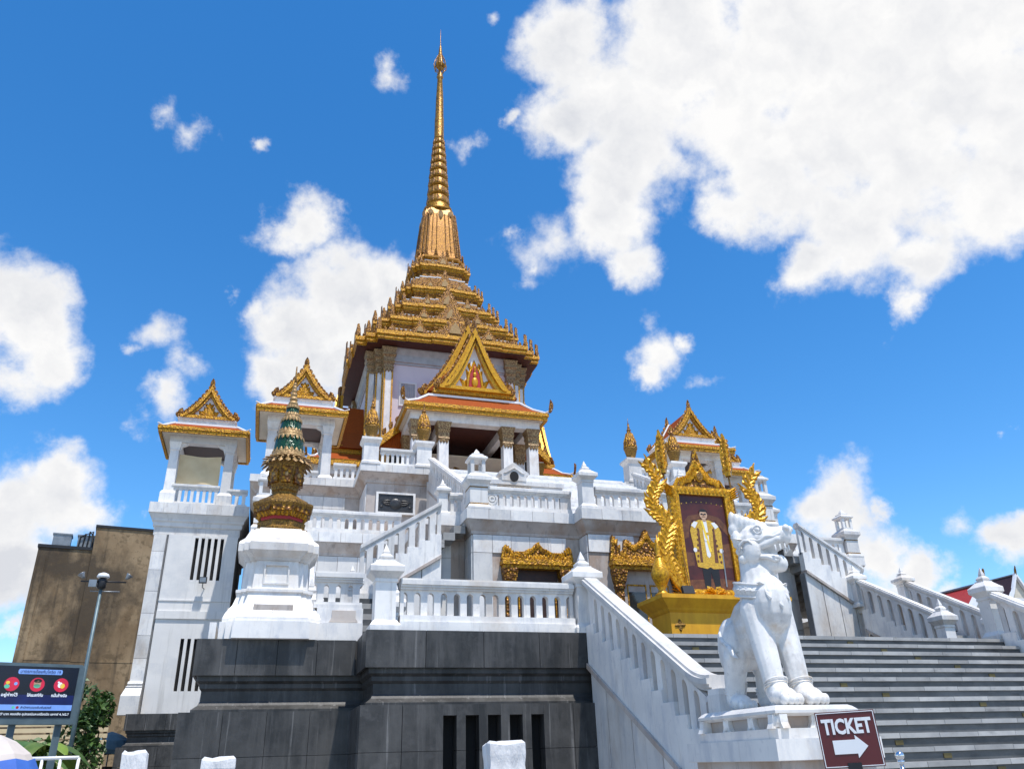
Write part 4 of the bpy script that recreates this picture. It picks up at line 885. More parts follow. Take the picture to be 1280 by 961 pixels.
# porches on three sides
def porch(Mp, detail):
    for x in (-3.0, -1.65, 1.65, 3.0):
        for y in (-10.55, -8.3, -6.2):
            if y > -10 and abs(x) < 2: continue
            MB(Mp).sq([(.34, L3), (.34, L3+.5), (.27, L3+.6), (.255, L3+.65), (.24, 16.0)], x, y).build('column', 'marble', hall)
            c = MB(Mp).sq([(.25, 15.95), (.29, 16.05), (.27, 16.1), (.28, 16.35), (.33, 16.5), (.30, 16.55), (.38, 16.9)], x, y)
            for j in (-1, 0, 1): c.leaf((x+.15*j, y-.26, 16.05), (1, 0, 0), (0, 0, -1), (0, -1, 0), .28, .08, 0, .04, 4)
            c.build('capital', 'capital', hall)
    MB(Mp).box(-3.35, 3.35, -10.85, -10.3, 16.9, 17.35).build('porch_beam', 'marble', hall)
    for s in (-1, 1): MB(Mp).box(s*3.05-.28, s*3.05+.28, -10.29, -4.6, 16.9, 17.35).build('porch_beam', 'marble', hall)
    for s in (-1, 1): MB(Mp).box(s*1.65-.16, s*1.65+.16, -10.29, -4.6, 16.7, 17.2).build('ceiling_beam', 'marble', hall)
    MB(Mp).box(-2.7, 2.7, -10.28, -4.6, 17.22, 17.26).build('porch_ceiling', 'soffit', hall)
    MB(Mp).box(-3.55, 3.55, -11.1, -4.6, 17.36, 17.42).build('porch_soffit', 'cream', hall)
    MB(Mp).box(-3.68, 3.68, -11.24, -11.1, 17.30, 17.5).box(-3.74, 3.74, -11.3, -11.1, 17.5, 17.68).build('eave_fascia', 'gold', hall, kind='stuff')
    for s in (-1, 1): MB(Mp).box(*sorted((s*3.55, s*3.7)), -11.08, -4.6, 17.30, 17.66).build('eave_fascia', 'gold', hall)
    rings = []
    for i in range(7):
        u = i/6; zz = 17.64+.82*u**1.3; rings.append([(-3.72+1.35*u, -11.28+.8*u, zz), (3.72-1.35*u, -11.28+.8*u, zz), (3.72-1.35*u, -4.6, zz), (-3.72+1.35*u, -4.6, zz)])
    MB(Mp).loft(rings).build('porch_roof', 'orange_tile', hall)
    MB(Mp).box(-2.42, 2.42, -10.56, -10.42, 18.40, 18.52).build('roof_trim', 'white_paint', hall)
    for s in (-1, 1):
        MB(Mp).tube([(s*3.86, -11.42, 17.86), (s*3.6, -11.15, 17.74), (s*3.0, -10.85, 18.0), (s*2.38, -10.5, 18.48)], [.04, .07, .07, .07], 6).build('roof_edge', 'white_paint', hall)
        MB(Mp).leaf((s*3.78, -11.35, 17.7), (s, 0, 0), Vector((s*.3, -.1, 1)).normalized(), (0, -1, 0), .8, .12, -.6, .08, 6, True).build('corner_flame', 'gold_carved', hall)
    MB(Mp).box(-2.1, 2.1, -10.5, -4.6, 18.40, 18.60).box(-2.16, 2.16, -10.62, -4.6, 18.6, 18.85).build('gable_base', 'gold', hall, kind='stuff')
    gable_parts(hall, Mp @ T(0, -10.40, 18.82), 1.92, 3.72, .36, .78, 1.25, red=True, gm='gold_bright', teeth=13)
    gable_parts(hall, Mp @ T(-.12, -9.35, 18.9), 2.40, 4.40, .3, .75, 1.25, gm='gold_bright', teeth=14)
    MB(Mp).ext([(-2.4, 18.85), (-1.1, 20.3), (0, 22.4), (1.1, 20.3), (2.4, 18.85)], 'y', -10.2, -4.55).build('gable_roof', 'orange_tile', hall)
    # lower wing roof against the body
    MB(Mp).box(-4.5, 4.5, -8.0, -4.9, 16.2, 16.25).build('wing_soffit', 'cream', hall)
    for s in (-1, 1):
        MB(Mp).ext([(s*4.65, 16.2), (s*4.65, 16.55), (s*2.6, 18.5), (s*2.6, 16.2)], 'y', -7.95, -4.9).build('wing_roof', 'orange_tile', hall)
        MB(Mp).band([(s*4.85, 16.1), (s*4.5, 16.35), (s*3.4, 17.35), (s*2.5, 18.75)], [(s*4.75, 16.55), (s*4.45, 16.85), (s*3.3, 17.9), (s*2.5, 19.2)], 'y', -8.2, -7.95).build('wing_barge_board', 'gold', hall)
        lf = MB(Mp)
        for k in range(7): u = k/6; lf.leaf((s*(4.6-2.0*u), -8.1, 16.7+2.2*u), (s, 0, 0), (0, 0, 1), (0, -1, 0), .42, .12, -.6, .06, 5, True)
        lf.build('wing_flames', 'gold_carved', hall, kind='stuff')
        MB(Mp).sq([(.20, 15.2), (.34, 15.9), (.4, 16.2)], s*4.2, -7.6).build('hanging_bracket', 'gold_dark', hall)
    MB(Mp).tube([(-2.4, -9.6, 12.6), (-.4, -8.2, 15.3)], .28, 6).build('naga_rail', 'gold_carved', hall)
porch(HM, True); porch(HM @ RZ(-90) @ T(0, 3.4, -.5), False); porch(HM @ RZ(90) @ T(0, 3.4, -.5), False)
# ------------------------------------------------------------------ pedestal and golden spire ornament
CX, CY = .10, 13.98
ped = thing('spire_pedestal', 'white redented marble pedestal under the golden spire ornament', 'pedestal', (CX, CY, L1))
PM = T(CX, CY)
rl(MB(PM), [(.78, .10, 0, L1), (.78, .10, 0, 3.66)]).build('plinth', 'marble', ped)
rl(MB(PM), [(.75, .10, .0, 3.66), (.75, .10, 0, 3.72), (.72, .10, 0, 3.80), (.63, .09, 0, 3.93), (.58, .085, 0, 4.08), (.57, .08, 0, 4.12), (.60, .08, 0, 4.14), (.60, .08, 0, 4.18), (.53, .08, 0, 4.2)]).build('foot_moulding', 'marble', ped)
rl(MB(PM), [(.52, .08, 0, 4.19), (.49, .08, 0, 4.66)]).build('shaft', 'marble', ped)
rl(MB(PM), [(.51, .08, 0, 4.655), (.53, .08, 0, 4.7), (.63, .09, 0, 4.80), (.64, .09, 0, 4.80), (.64, .09, 0, 4.93), (.62, .09, 0, 4.97), (.55, .08, 0, 5.03), (.47, .07, 0, 5.2)]).build('cap', 'marble', ped)
for k in range(4):
    Mk = PM @ RZ(90*k); q = MB(Mk)
    for e in ((-.20, .20, 4.57, 4.595), (-.20, .20, 4.27, 4.295), (-.20, -.175, 4.295, 4.57), (.175, .20, 4.295, 4.57)): q.box(e[0], e[1], -.535, -.49, e[2], e[3])
    q.build('shaft_frame', 'marble', ped, kind='stuff')
    MB(Mk).ext([(-.34, 3.69), (-.30, 3.75), (-.30, 3.92), (.30, 3.92), (.30, 3.75), (.34, 3.69)], 'y', -.70, -.58).build('carved_panel', 'marble_stained', ped)
    MB(Mk).leaf((0, -.70, 3.70), (1, 0, 0), (0, 0, 1), (0, -1, 0), .14, .04, 0, .03, 5).build('carved_leaf', 'marble', ped)
orn = thing('golden_spire_ornament', 'gilded octagonal spire ornament with green mosaic cone on white pedestal', 'ornament', (CX, CY, 5.2))
O8 = math.pi/8
MB(PM).lathe([(.46, 5.2), (.47, 5.25), (.42, 5.28), (.43, 5.36), (.38, 5.40)], 8, ph=O8).build('foot', 'gold_dark', orn)
MB(PM).lathe([(.37, 5.38), (.375, 5.46)], 8, ph=O8).build('foot_frieze', 'red', orn)
bsn = MB(PM).lathe([(.38, 5.46), (.43, 5.50), (.53, 5.64), (.545, 5.66), (.545, 5.70), (.51, 5.72), (.44, 5.73), (.44, 5.76), (.30, 5.84), (.22, 5.90)], 8, ph=O8).build('lower_basin', 'gold_dark', orn)
bwl = MB(PM).lathe([(.22, 5.88), (.21, 5.94), (.24, 5.97), (.24, 6.02), (.255, 6.04), (.335, 6.42), (.35, 6.46), (.33, 6.5)], 8, ph=O8).build('bowl', 'gold_dark', orn)
for k in range(8):
    a = O8*2*k; Mk = PM @ Matrix.Rotation(a, 4, 'Z')
    q = MB(Mk); q.ext([(-.15, 5.53), (-.18, 5.62), (.18, 5.62), (.15, 5.53)], 'y', -.475, -.43); q.build('basin_panel', 'gold_carved', bsn)
    lf = MB(Mk)
    for j in range(-2, 3): lf.leaf((.07*j, -.36, 5.46), (1, 0, 0), Vector((0, -.6, .8)), (0, -.8, -.6), .1, .035, 0, .02, 4)
    lf.build('basin_petals', 'gold', bsn, kind='stuff')
    MB(Mk).ext([(-.08, 6.08), (-.10, 6.38), (.10, 6.38), (.08, 6.08)], 'y', -.30, -.2).build('bowl_panel', 'gold_carved', bwl)
    MB(Mk).ball((0, -.30, 6.22), (.035, .02, .045), 8, 5).build('bowl_stud', 'pale_gold', bwl)
lf = MB(PM)
for ring, (r, n, L_, tilt) in enumerate(((.33, 20, .17, .75), (.30, 20, .15, .2))):
    for k in range(n):
        a = 2*math.pi*(k+.5*ring)/n; o = Vector((math.cos(a), math.sin(a), 0)); v = (o*math.cos(tilt)-Vector((0, 0, math.sin(tilt)))).normalized()
        lf.leaf(o*r+Vector((0, 0, 6.52+.04*ring)), (-o.y, o.x, 0), v, (o*math.sin(tilt)+Vector((0, 0, math.cos(tilt)))).normalized(), L_, .05, 0, .02, 4)
lf.build('lotus_petals', 'pale_gold', orn, kind='stuff')
zz = 6.54; rr = .31
for i, (gh, bh) in enumerate(((.30, .14), (.27, .10), (.22, .06))):
    MB(PM).lathe([(rr, zz), (rr-.012, zz+.05), (rr-.008, zz+.06), (rr-.026, zz+bh)], 20).build('gold_band', 'pale_gold', orn)
    r2 = rr-.028; r3 = r2-.045
    MB(PM).lathe([(r2-.005, zz+bh-.01), (r3, zz+bh+gh)], 20).build('green_cone', 'green_mosaic', orn)
    lf = MB(PM)
    for k in range(18):
        a = 2*math.pi*k/18; o = Vector((math.cos(a), math.sin(a), 0))
        lf.leaf(o*(r2+.002)+Vector((0, 0, zz+bh-.03)), (-o.y, o.x, 0), Vector((-o.x*.2, -o.y*.2, 1)).normalized(), o, .10, .035, 0, .012, 4)
        lf.leaf(o*(r3+.012)+Vector((0, 0, zz+bh+gh+.0)), (-o.y, o.x, 0), Vector((o.x*.15, o.y*.15, -1)).normalized(), o, .08, .03, 0, .012, 4)
    lf.build('band_petals', 'pale_gold', orn, kind='stuff')
    zz += bh+gh; rr = r3
zz -= .01
for i in range(6):
    h = .10-.007*i; MB(PM).lathe([(rr*.8, zz), (rr*1.05, zz+h*.4), (rr*.75, zz+h)], 14).build('tip_ring', 'pale_gold', orn, True); zz += h*.98; rr *= .80
MB(PM).lathe([(rr, zz-.01), (rr*.8, zz+.12), (.010, zz+.34)], 10).build('tip_spike', 'gold_dark', orn, True)
# low wall with arches between pedestal and front block
lw = balustrade('low white wall with four arches beside the golden spire pedestal', (.72, 13.62), (1.50, 13.62), 3.92, 3.92, 4.52, 4.52, 4, None, .10, .15, .42)
for nm, y0, zb, zt, mm in (('low_wall_base', 13.42, L1, 3.68, 'marble'), ('low_wall_step', 13.47, 3.68, 3.92, 'marble')):
    MB().box(.86 if 'base' in nm else .78, 1.52, y0, 13.85, zb, zt).build(nm, mm, lw)
MB().ext([(.98, 3.70), (1.02, 3.76), (1.02, 3.88), (1.40, 3.88), (1.40, 3.76), (1.44, 3.70)], 'y', 13.45, 13.5).build('carved_panel', 'marble_stained', lw)
slab(lower, -.82, -.72, 13.45, 14.4, L1, 3.66, 'marble', 'edge_slab')
newel(1.42, 14.6, L1+.45, 'small white newel half hidden behind the low arched wall', .78)
# ------------------------------------------------------------------ portrait shrine
SX, SY = 9.22, 15.45
sh = thing('shrine_pedestal', 'long pedestal draped in plain yellow cloth at the stair head', 'pedestal', (SX, SY, L1))
def rect_loft(mb, rows): return mb.loft([[(SX-a, SY-b, z), (SX+a, SY-b, z), (SX+a, SY+b, z), (SX-a, SY+b, z)] for a, b, z in rows])
rect_loft(MB(), [(1.30, .42, L1), (1.30, .42, 4.28)]).build('body', 'cloth_yellow', sh)
rect_loft(MB(), [(1.31, .43, 4.26), (1.34, .46, 4.30), (1.36, .48, 4.34), (1.53, .60, 4.52), (1.53, .60, 4.60)]).build('cornice', 'cloth_yellow', sh)
for x in (-1.1, 1.1):
    q = MB(T(SX+x, SY-.425, 4.0))
    for k in range(4):
        a = math.pi/2*k; q.leaf((0, 0, 0), (math.cos(a+math.pi/2), 0, math.sin(a+math.pi/2)), (math.cos(a), 0, math.sin(a)), (0, -1, 0), .13, .045, .3, .02, 5)
    q.build('cloth_motif', 'gold_dark', sh)
fr = thing('gilded_portrait_surround', 'gilded carved frame holding the portrait of a man in a golden robe', 'picture frame', (SX, SY, 4.6))
lean = Matrix.Translation((SX, SY, 4.6)) @ Matrix.Rotation(R(-1), 4, 'X')
FW, FH = .78, 2.35
for s in (-1, 1): MB(lean).box(*sorted((s*FW, s*(FW-.2))), -.12, .06, .20, FH-.02).build('frame_rail', 'gold_bright', fr)
MB(lean).box(-FW-.02, FW+.02, -.13, .06, .0, .20).build('frame_rail', 'gold_bright', fr); MB(lean).box(-FW-.02, FW+.02, -.13, .06, FH-.02, FH+.16).build('frame_rail', 'gold_bright', fr)
lf = MB(lean)
for s in (-1, 1):
    for k in range(22):
        z = .22+(FH-.26)*k/21; lf.leaf((s*(FW-.1), -.12, z), (1, 0, 0), (0, 0, 1), (0, -1, 0), .15, .05, .9*(-1)**k, .03, 4); lf.leaf((s*(FW-.03), -.10, z), (s, 0, 0), Vector((s*.5, 0, 1)).normalized(), (0, -1, 0), .12, .04, -.6, .03, 4)
    for k in range(6): lf.leaf((s*FW, -.12, .05+.06*k), (s, 0, 0), Vector((s, 0, .4)).normalized(), (0, -1, 0), .22, .06, 1.3-.3*k, .04, 6)
    for k in range(5): lf.leaf((s*FW*.95, -.12, FH-.1+.05*k), (s, 0, 0), Vector((s, 0, .7)).normalized(), (0, -1, 0), .24, .06, 1.2-.3*k, .04, 6)
for k in range(15): lf.leaf((-.7+.1*k, -.13, .03), (1, 0, 0), (0, 0, 1), (0, -1, 0), .14, .05, .5*(-1)**k, .03, 4); lf.leaf((-.7+.1*k, -.13, FH+.02), (1, 0, 0), (0, 0, 1), (0, -1, 0), .13, .05, .5*(-1)**k, .03, 4)
lf.build('frame_scrolls', 'gold_bright', fr, kind='stuff')
cr = [(-.66, .0), (-.58, .14), (-.36, .2), (-.24, .36), (-.12, .56), (0, .98), (.12, .56), (.24, .36), (.36, .2), (.58, .14), (.66, 0)]
crs = MB(lean).ext([(x, FH+.14+z) for x, z in curve_top(cr, 3)], 'y', -.10, .04).build('crest', 'gold_carved', fr)
lf = MB(lean); ct = curve_top(cr, 3)
for x, z in ct: lf.leaf((x*.95, -.08, FH+.12+z*.86), (1 if x > 0 else -1, 0, 0), (0, 0, 1), (0, -1, 0), .16, .045, -.6, .04, 5, True); lf.leaf((x*.7, -.1, FH+.16+z*.5), (1 if x > 0 else -1, 0, 0), (0, 0, 1), (0, -1, 0), .18, .05, .9, .04, 5)
lf.ball((0, -.11, FH+.42), (.10, .04, .13), 12, 8)
lf.build('crest_scrolls', 'gold_bright', crs, kind='stuff')
MB(lean).loft([[(.075*math.cos(2*math.pi*k/16), y, FH+.42+.10*math.sin(2*math.pi*k/16)) for k in range(16)] for y in (-.165, -.14)]).build('crest_medallion', 'gold_dark', crs)
q = MB(lean)
for s in (-1, 1):
    for k in range(4): q.leaf((s*.03, -.16, .10), (s, 0, 0), Vector((s, 0, .15+.35*k)).normalized(), (0, -1, 0), .34-.05*k, .06, -.8, .05, 6, True)
q.leaf((0, -.16, .02), (1, 0, 0), (0, 0, 1), (0, -1, 0), .2, .06, 0, .05, 5); q.build('frame_cartouche', 'gold_bright', fr)
# the painting: flat picture inside the frame
pt = thing('portrait_painting', 'painted portrait of a standing man in golden robe and white tunic', 'painting', (SX, SY-.05, 4.8))
def flat(pts, d, m, nm): return MB(lean).ext([(x*1.27, z) for x, z in pts], 'y', -.055-d*.003, -.05-(d-1)*.003).build(nm, m, pt)
def oval(cx, cz, a, b, n=18): return [(cx+a*math.cos(2*math.pi*k/n), cz+b*math.sin(2*math.pi*k/n)) for k in range(n)]
flat([(-.46, .2), (.46, .2), (.46, FH-.02), (-.46, FH-.02)], 1, 'paint_bg', 'canvas')
flat([(-.46, .2), (.46, .2), (.46, .42), (.2, .46), (-.46, .40)], 2, 'paint_brown', 'painted_floor')
flat([(-.46, .7), (-.30, .72), (-.28, 1.0), (-.46, 1.02)], 2, 'paint_brown', 'painted_table'); flat([(.26, .7), (.46, .7), (.46, 1.25), (.30, 1.22)], 2, 'paint_brown', 'painted_chair')
flat([(-.46, 1.3), (-.34, 1.34), (-.30, 1.6), (-.24, 1.75), (.24, 1.75), (.34, 1.55), (.46, 1.4), (.46, 1.62), (.3, 1.84), (0, 1.92), (-.3, 1.84), (-.46, 1.6)], 2, 'paint_brown', 'painted_chair_back')
flat([(-.15, .25), (-.16, .75), (.16, .75), (.15, .25), (.05, .24), (.0, .6), (-.04, .24)], 3, 'black', 'painted_stockings')
flat([(-.24, .70), (-.27, 1.1), (-.30, 1.5), (-.25, 1.68), (-.10, 1.76), (.10, 1.76), (.25, 1.68), (.31, 1.5), (.29, 1.1), (.27, .68), (.06, .66), (0, .7), (-.06, .66)], 4, 'paint_gold', 'painted_robe')
flat([(-.035, .95), (-.05, 1.5), (-.04, 1.75), (.04, 1.75), (.05, 1.5), (.04, .95), (0, .9)], 5, 'sign_white', 'painted_tunic')
flat([(-.27, 1.62), (-.2, 1.72), (-.13, 1.70), (-.2, 1.56)], 5, 'sign_white', 'painted_collar'); flat([(.27, 1.62), (.2, 1.72), (.13, 1.70), (.2, 1.56)], 5, 'sign_white', 'painted_collar')
flat([(.10, .80), (.14, 1.55), (.18, 1.6), (.17, .80)], 5, 'paint_brown', 'painted_robe_fold'); flat([(-.18, .80), (-.16, 1.5), (-.12, 1.55), (-.13, .80)], 5, 'paint_brown', 'painted_robe_fold')
flat(oval(-.25, 1.07, .035, .05), 5, 'sign_white', 'painted_glove'); flat(oval(.26, 1.07, .035, .05), 5, 'sign_white', 'painted_glove')
flat([(.25, .28), (.27, 1.1), (.285, 1.1), (.275, .28)], 6, 'metal_grey', 'painted_sword')
flat([(-.035, 1.72), (-.035, 1.80), (.035, 1.80), (.035, 1.72)], 5, 'skin', 'painted_neck'); flat(oval(0, 1.88, .075, .105), 6, 'skin', 'painted_face')
flat([(-.08, 1.90), (-.075, 1.97), (-.03, 2.01), (.03, 2.01), (.075, 1.97), (.08, 1.90), (.06, 1.95), (-.06, 1.95)], 7, 'black', 'painted_hair')
flat([(-.045, 1.835), (-.02, 1.828), (.02, 1.828), (.045, 1.835), (.02, 1.842), (-.02, 1.842)], 7, 'paint_brown', 'painted_mouth'); flat([(-.008, 1.90), (-.014, 1.862), (.014, 1.862), (.008, 1.90)], 7, 'paint_brown', 'painted_nose')
flat([(-.07, 1.72), (-.03, 1.74), (.07, 1.05), (.03, 1.02)], 6, 'screen_yellow', 'painted_sash'); flat(oval(.03, 1.45, .03, .03, 10), 7, 'paint_gold', 'painted_medal'); flat(oval(-.02, 1.30, .025, .025, 10), 7, 'sign_white', 'painted_medal')
for i_ in range(7):
    for x in (-.22+.012*i_, .225-.012*i_): flat(oval(x, .82+.12*i_, .022, .03, 6), 6, 'paint_brown', 'painted_robe_motif')
for i_ in range(9): flat(oval(-.40+.10*i_, 2.12+.06*math.sin(i_*math.pi/8), .012, .012, 6), 2, 'paint_gold', 'painted_backdrop_star')
flat([(-.12, .24), (-.03, .24), (-.03, .27), (-.12, .29)], 4, 'paint_gold', 'painted_shoe'); flat([(.05, .24), (.14, .24), (.14, .29), (.05, .27)], 4, 'paint_gold', 'painted_shoe')
for x in (-.032, .032): flat(oval(x, 1.895, .024, .018, 12), 7, 'black', 'painted_spectacles')
# flame scrolls either side
def flame_scroll(s, label):
    t = thing('flame_scroll', label, 'ornament', (SX+s*1.2, SY-.2, 4.6)); Mk = T(SX, SY-.22, 4.62) @ Matrix.Diagonal((s, .55, 1, 1))
    path = [(.72, .10), (.86, .16), (1.02, .36), (1.14, .62), (1.18, .92), (1.10, 1.18), (1.02, 1.42), (1.12, 1.64), (1.28, 1.80), (1.34, 2.04), (1.26, 2.28), (1.16, 2.44), (1.22, 2.66), (1.38, 2.88)]
    pts = []
    for i in range(len(path)-1):
        for k in range(4):
            u = k/4; p0, p1, p2, p3 = [Vector(path[max(0, min(len(path)-1, i+o))]) for o in (-1, 0, 1, 2)]
            q = .5*((2*p1)+(p2-p0)*u+(2*p0-5*p1+4*p2-p3)*u*u+(3*p1-p0-3*p2+p3)*u**3); pts.append(q)
    pts.append(Vector(path[-1])); n = len(pts)
    MB(Mk).tube([(p.x, 0, p.y) for p in pts], [.062*(1-.7*(i/n)**1.2)+.012 for i in range(n)], 8).build('stem', 'gold_bright', t, True)
    for i in range(3, n-1, 2):
        d = (pts[i+1]-pts[i-1]).normalized(); nr = Vector((-d.y, d.x)); k = 1-.45*i/n
        for sg, L_ in ((1, .46*k), (-1, .38*k)):
            if i < 12 and sg == -1: continue
            v = (nr*sg*.75+d*.8).normalized(); u = Vector((d.x, 0, d.y))
            m_ = MB(Mk); p = pts[i]; m_.leaf((p.x, -.02, p.y), (d.x, 0, d.y), (v.x, 0, v.y), (0, -1, 0), L_, .135*k, 1.5, .06, 7, True)
            m_.leaf((p.x+v.x*L_*.3, -.03, p.y+v.y*L_*.3), (-d.x, 0, -d.y), (v.x, 0, v.y), (0, -1, 0), L_*.7, .085*k, 1.3, .06, 6, True); m_.build('flame_leaf', 'gold_bright', t)
    for vx, vz, r0, dr in ((1.02, .62, .20, 1), (1.02, 1.16, .17, -1), (1.20, 1.78, .17, 1), (1.20, 2.26, .14, -1)):
        MB(Mk).tube([(vx+dr*r0*(1-k/20)*math.cos(k*.55), 0, vz+r0*(1-k/20)*math.sin(k*.55)) for k in range(17)], [.05*(1-k/24) for k in range(17)], 6).build('volute', 'gold_bright', t, True)
    for a, b in ((.62, .30), (.9, .5)): MB(Mk).tube([(a, .06, .0), (b+.4, .1, 1.0)], .015, 6).build('stay_rod', 'gold_dark', t)
flame_scroll(-1, 'gilded flame scroll left of the portrait, beside the golden bud'); flame_scroll(1, 'gilded flame scroll right of the portrait, behind the lion head')
def leaf_spear(x, ztop, label):
    t = thing('leaf_spear', label, 'spear', (x, SY+.12, 4.6))
    MB().tube([(x+(.16 if x < SX else .12), SY+.14, 4.58), (x, SY+.12, ztop-1.0)], .022, 8).build('shaft', 'gold_dark', t)
    b = MB(); b.leaf((x, SY+.12, ztop-1.1), (1, 0, 0), (0, 0, 1), (0, -1, 0), 1.1, .15, 0, .09, 8, True)
    b.build('blade', 'gold_bright', t)
    l = MB()
    for k in range(7):
        for s in (-1, 1): l.leaf((x+s*.02, SY+.08, ztop-1.0+.12*k), (s, 0, 0), Vector((s*.55, 0, 1)).normalized(), (0, -1, 0), .24-.018*k, .06, -.5, .05, 5, True)
    l.build('blade_leaves', 'gold', t, kind='stuff'); return t
leaf_spear(8.42, 8.55, 'tall gilded leaf shaped spear standing left of the portrait'); leaf_spear(10.12, 8.60, 'tall gilded leaf shaped spear standing right of the portrait')
gb = thing('golden_bud', 'smooth golden bud ornament at the left end of the yellow pedestal', 'ornament', (7.86, SY-.30, 4.6))
MB(T(7.86, SY-.30)).lathe([(.13, 4.6), (.16, 4.63), (.10, 4.67), (.07, 4.72), (.12, 4.82), (.19, 4.98), (.20, 5.06), (.15, 5.2), (.075, 5.38), (.05, 5.42), (.045, 5.6), (.006, 5.9)], 18).build('bud', 'gold_bright', gb, True)
MB(T(7.86, SY-.30)).lathe([(.07, 5.39), (.08, 5.42), (.05, 5.45)], 14).build('collar', 'gold', gb, True)
sp_ = thing('shrine_spotlight', 'small black spotlight beside the portrait frame foot', 'spotlight', (8.42, SY-.35, 4.6))
MB(T(8.42, SY-.38, 4.72) @ Matrix.Rotation(R(-20), 4, 'X')).box(-.13, .13, -.03, .05, -.09, .09).build('housing', 'black', sp_); MB().tube([(8.42, SY-.36, 4.6), (8.42, SY-.36, 4.70)], .02, 6).build('stand', 'black', sp_)
# ------------------------------------------------------------------ lion on plinth
LX, LY, LZ = 5.04, 7.60, 2.0
pln = thing('lion_plinth', 'white moulded marble plinth under the guardian lion', 'plinth', (LX, LY, 0))
def pr(mb, rows): return mb.loft([[(LX-a, LY-b+.06, z), (LX+a, LY-b+.06, z), (LX+a, LY+b-.06, z), (LX-a, LY+b-.06, z)] for a, b, z in rows])
pr(MB(), [(.56, .90, 0), (.56, .90, 1.30)]).build('base', 'marble', pln)
pr(MB(), [(.56, .90, 1.31), (.52, .85, 1.40), (.50, .83, 1.42), (.50, .83, 1.53)]).build('base_step', 'marble_stained', pln)
pr(MB(), [(.56, .89, 1.53), (.565, .895, 1.535), (.565, .895, 1.71)]).build('band', 'marble', pln)
pr(MB(), [(.46, .79, 1.71), (.46, .79, 1.80)]).build('step', 'marble', pln)
pr(MB(), [(.37, .70, 1.80), (.37, .70, 1.93)]).build('waist', 'marble_stained', pln)
pr(MB(), [(.41, .74, 1.905), (.455, .79, 1.93), (.455, .79, 1.955), (.42, .76, 1.985), (.40, .72, LZ)]).build('top_slab', 'marble', pln)
for k, (w, d) in enumerate(((.42, .69), (.69, .42), (.42, .69), (.69, .42))):
    Mk = T(LX, LY) @ RZ(90*k)
    hw = w; n = 3 if hw > .6 else 2
    for j in range(n+1):
        x = -hw+2*hw*j/n
        q = MB(Mk).ext([(x-.075, 1.80), (x-.05, 1.85), (x-.045, 1.92), (x+.045, 1.92), (x+.05, 1.85), (x+.075, 1.80)], 'y', -d+.0, -d+.08); q.leaf((x, -d, 1.81), (1, 0, 0), (0, 0, 1), (0, -1, 0), .11, .035, 0, .03, 5); q.build('carved_bracket', 'statue', pln)
lion = thing('lion_statue', 'white marble seated guardian lion with open mouth and collar', 'statue', (LX, LY, LZ))
LM = T(LX, LY, LZ)
lion.scale = (.90, .76, 1.0)
b = MB(LM)
def cap(pts, rads, n=12):
    b.tube(pts, rads, n); b.ball(pts[0], rads[0], 10, 8); b.ball(pts[-1], rads[-1], 10, 8)
# trunk (faces -Y)
b.ball((0, .44, .70), (.25, .33, .31)); b.ball((0, .14, .82), (.25, .40, .33)); b.ball((0, -.18, .96), (.27, .34, .40)); b.ball((0, -.36, 1.0), (.24, .25, .31)); b.ball((0, -.14, 1.14), (.23, .25, .26))
cap([(0, -.20, 1.12), (0, -.15, 1.38), (0, -.12, 1.56)], [.25, .205, .185], 14)
# front legs
for s in (-1, 1):
    cap([(s*.15, -.22, .95), (s*.16, -.32, .62), (s*.16, -.40, .34), (s*.16, -.44, .15)], [.18, .15, .13, .122])
    b.ball((s*.16, -.57, .09), (.14, .22, .095)); b.ball((s*.16, -.49, .13), (.13, .16, .12))
    for j in range(4): b.ball((s*.16-.098+.065*j, -.75-.02*(1 if j in (1, 2) else 0), .055), (.040, .075, .058), 8, 6)
    # hind leg
    b.ball((s*.19, .40, .62), (.15, .29, .33)); cap([(s*.20, .32, .52), (s*.21, .43, .28), (s*.21, .47, .12)], [.16, .125, .11])
    b.ball((s*.21, .35, .08), (.12, .20, .085))
    for j in range(4): b.ball((s*.21-.085+.057*j, .18, .05), (.035, .065, .05), 8, 6)
# head, turned towards the stairs
HD = LM @ T(0, -.14, 1.5) @ RZ(38) @ Matrix.Diagonal((1.02, .88, .99, 1)) @ T(0, .14, -1.5)
b.M = HD
b.ball((0, -.16, 1.66), (.215, .23, .21)); b.ball((0, -.30, 1.70), (.19, .22, .15))
cap([(0, -.30, 1.71), (0, -.48, 1.69), (0, -.62, 1.72)], [.165, .14, .11], 12)
b.ball((0, -.68, 1.765), (.085, .07, .055)); b.ball((0, -.665, 1.735), (.10, .05, .04))
cap([(0, -.20, 1.49), (0, -.38, 1.435), (0, -.52, 1.425)], [.14, .12, .095], 12)
b.ball((0, -.56, 1.42), (.085, .05, .055))
for s in (-1, 1):
    b.ball((s*.11, -.30, 1.80), (.075, .12, .055)); b.ball((s*.185, -.20, 1.56), (.06, .14, .13)); b.ball((s*.17, .0, 1.72), (.05, .07, .1))
    cap([(s*.14, -.22, 1.60), (s*.125, -.40, 1.625), (s*.10, -.58, 1.67)], [.055, .045, .04], 8)
    cap([(s*.13, -.20, 1.55), (s*.115, -.38, 1.505), (s*.09, -.54, 1.475)], [.045, .032, .03], 8)
for k in range(7): b.ball((0, -.34+.075*k, 1.855+.017*k), (.07-.004*k, .06, .05+.012*k))
b.ball((0, .10, 1.86), (.06, .09, .09))
b.M = LM
body = b.build('body', 'statue', lion, True)
md = body.modifiers.new('remesh', 'REMESH'); md.mode = 'VOXEL'; md.voxel_size = .013; md.use_smooth_shade = True
md = body.modifiers.new('smooth', 'SMOOTH'); md.iterations = 4; md.factor = .5
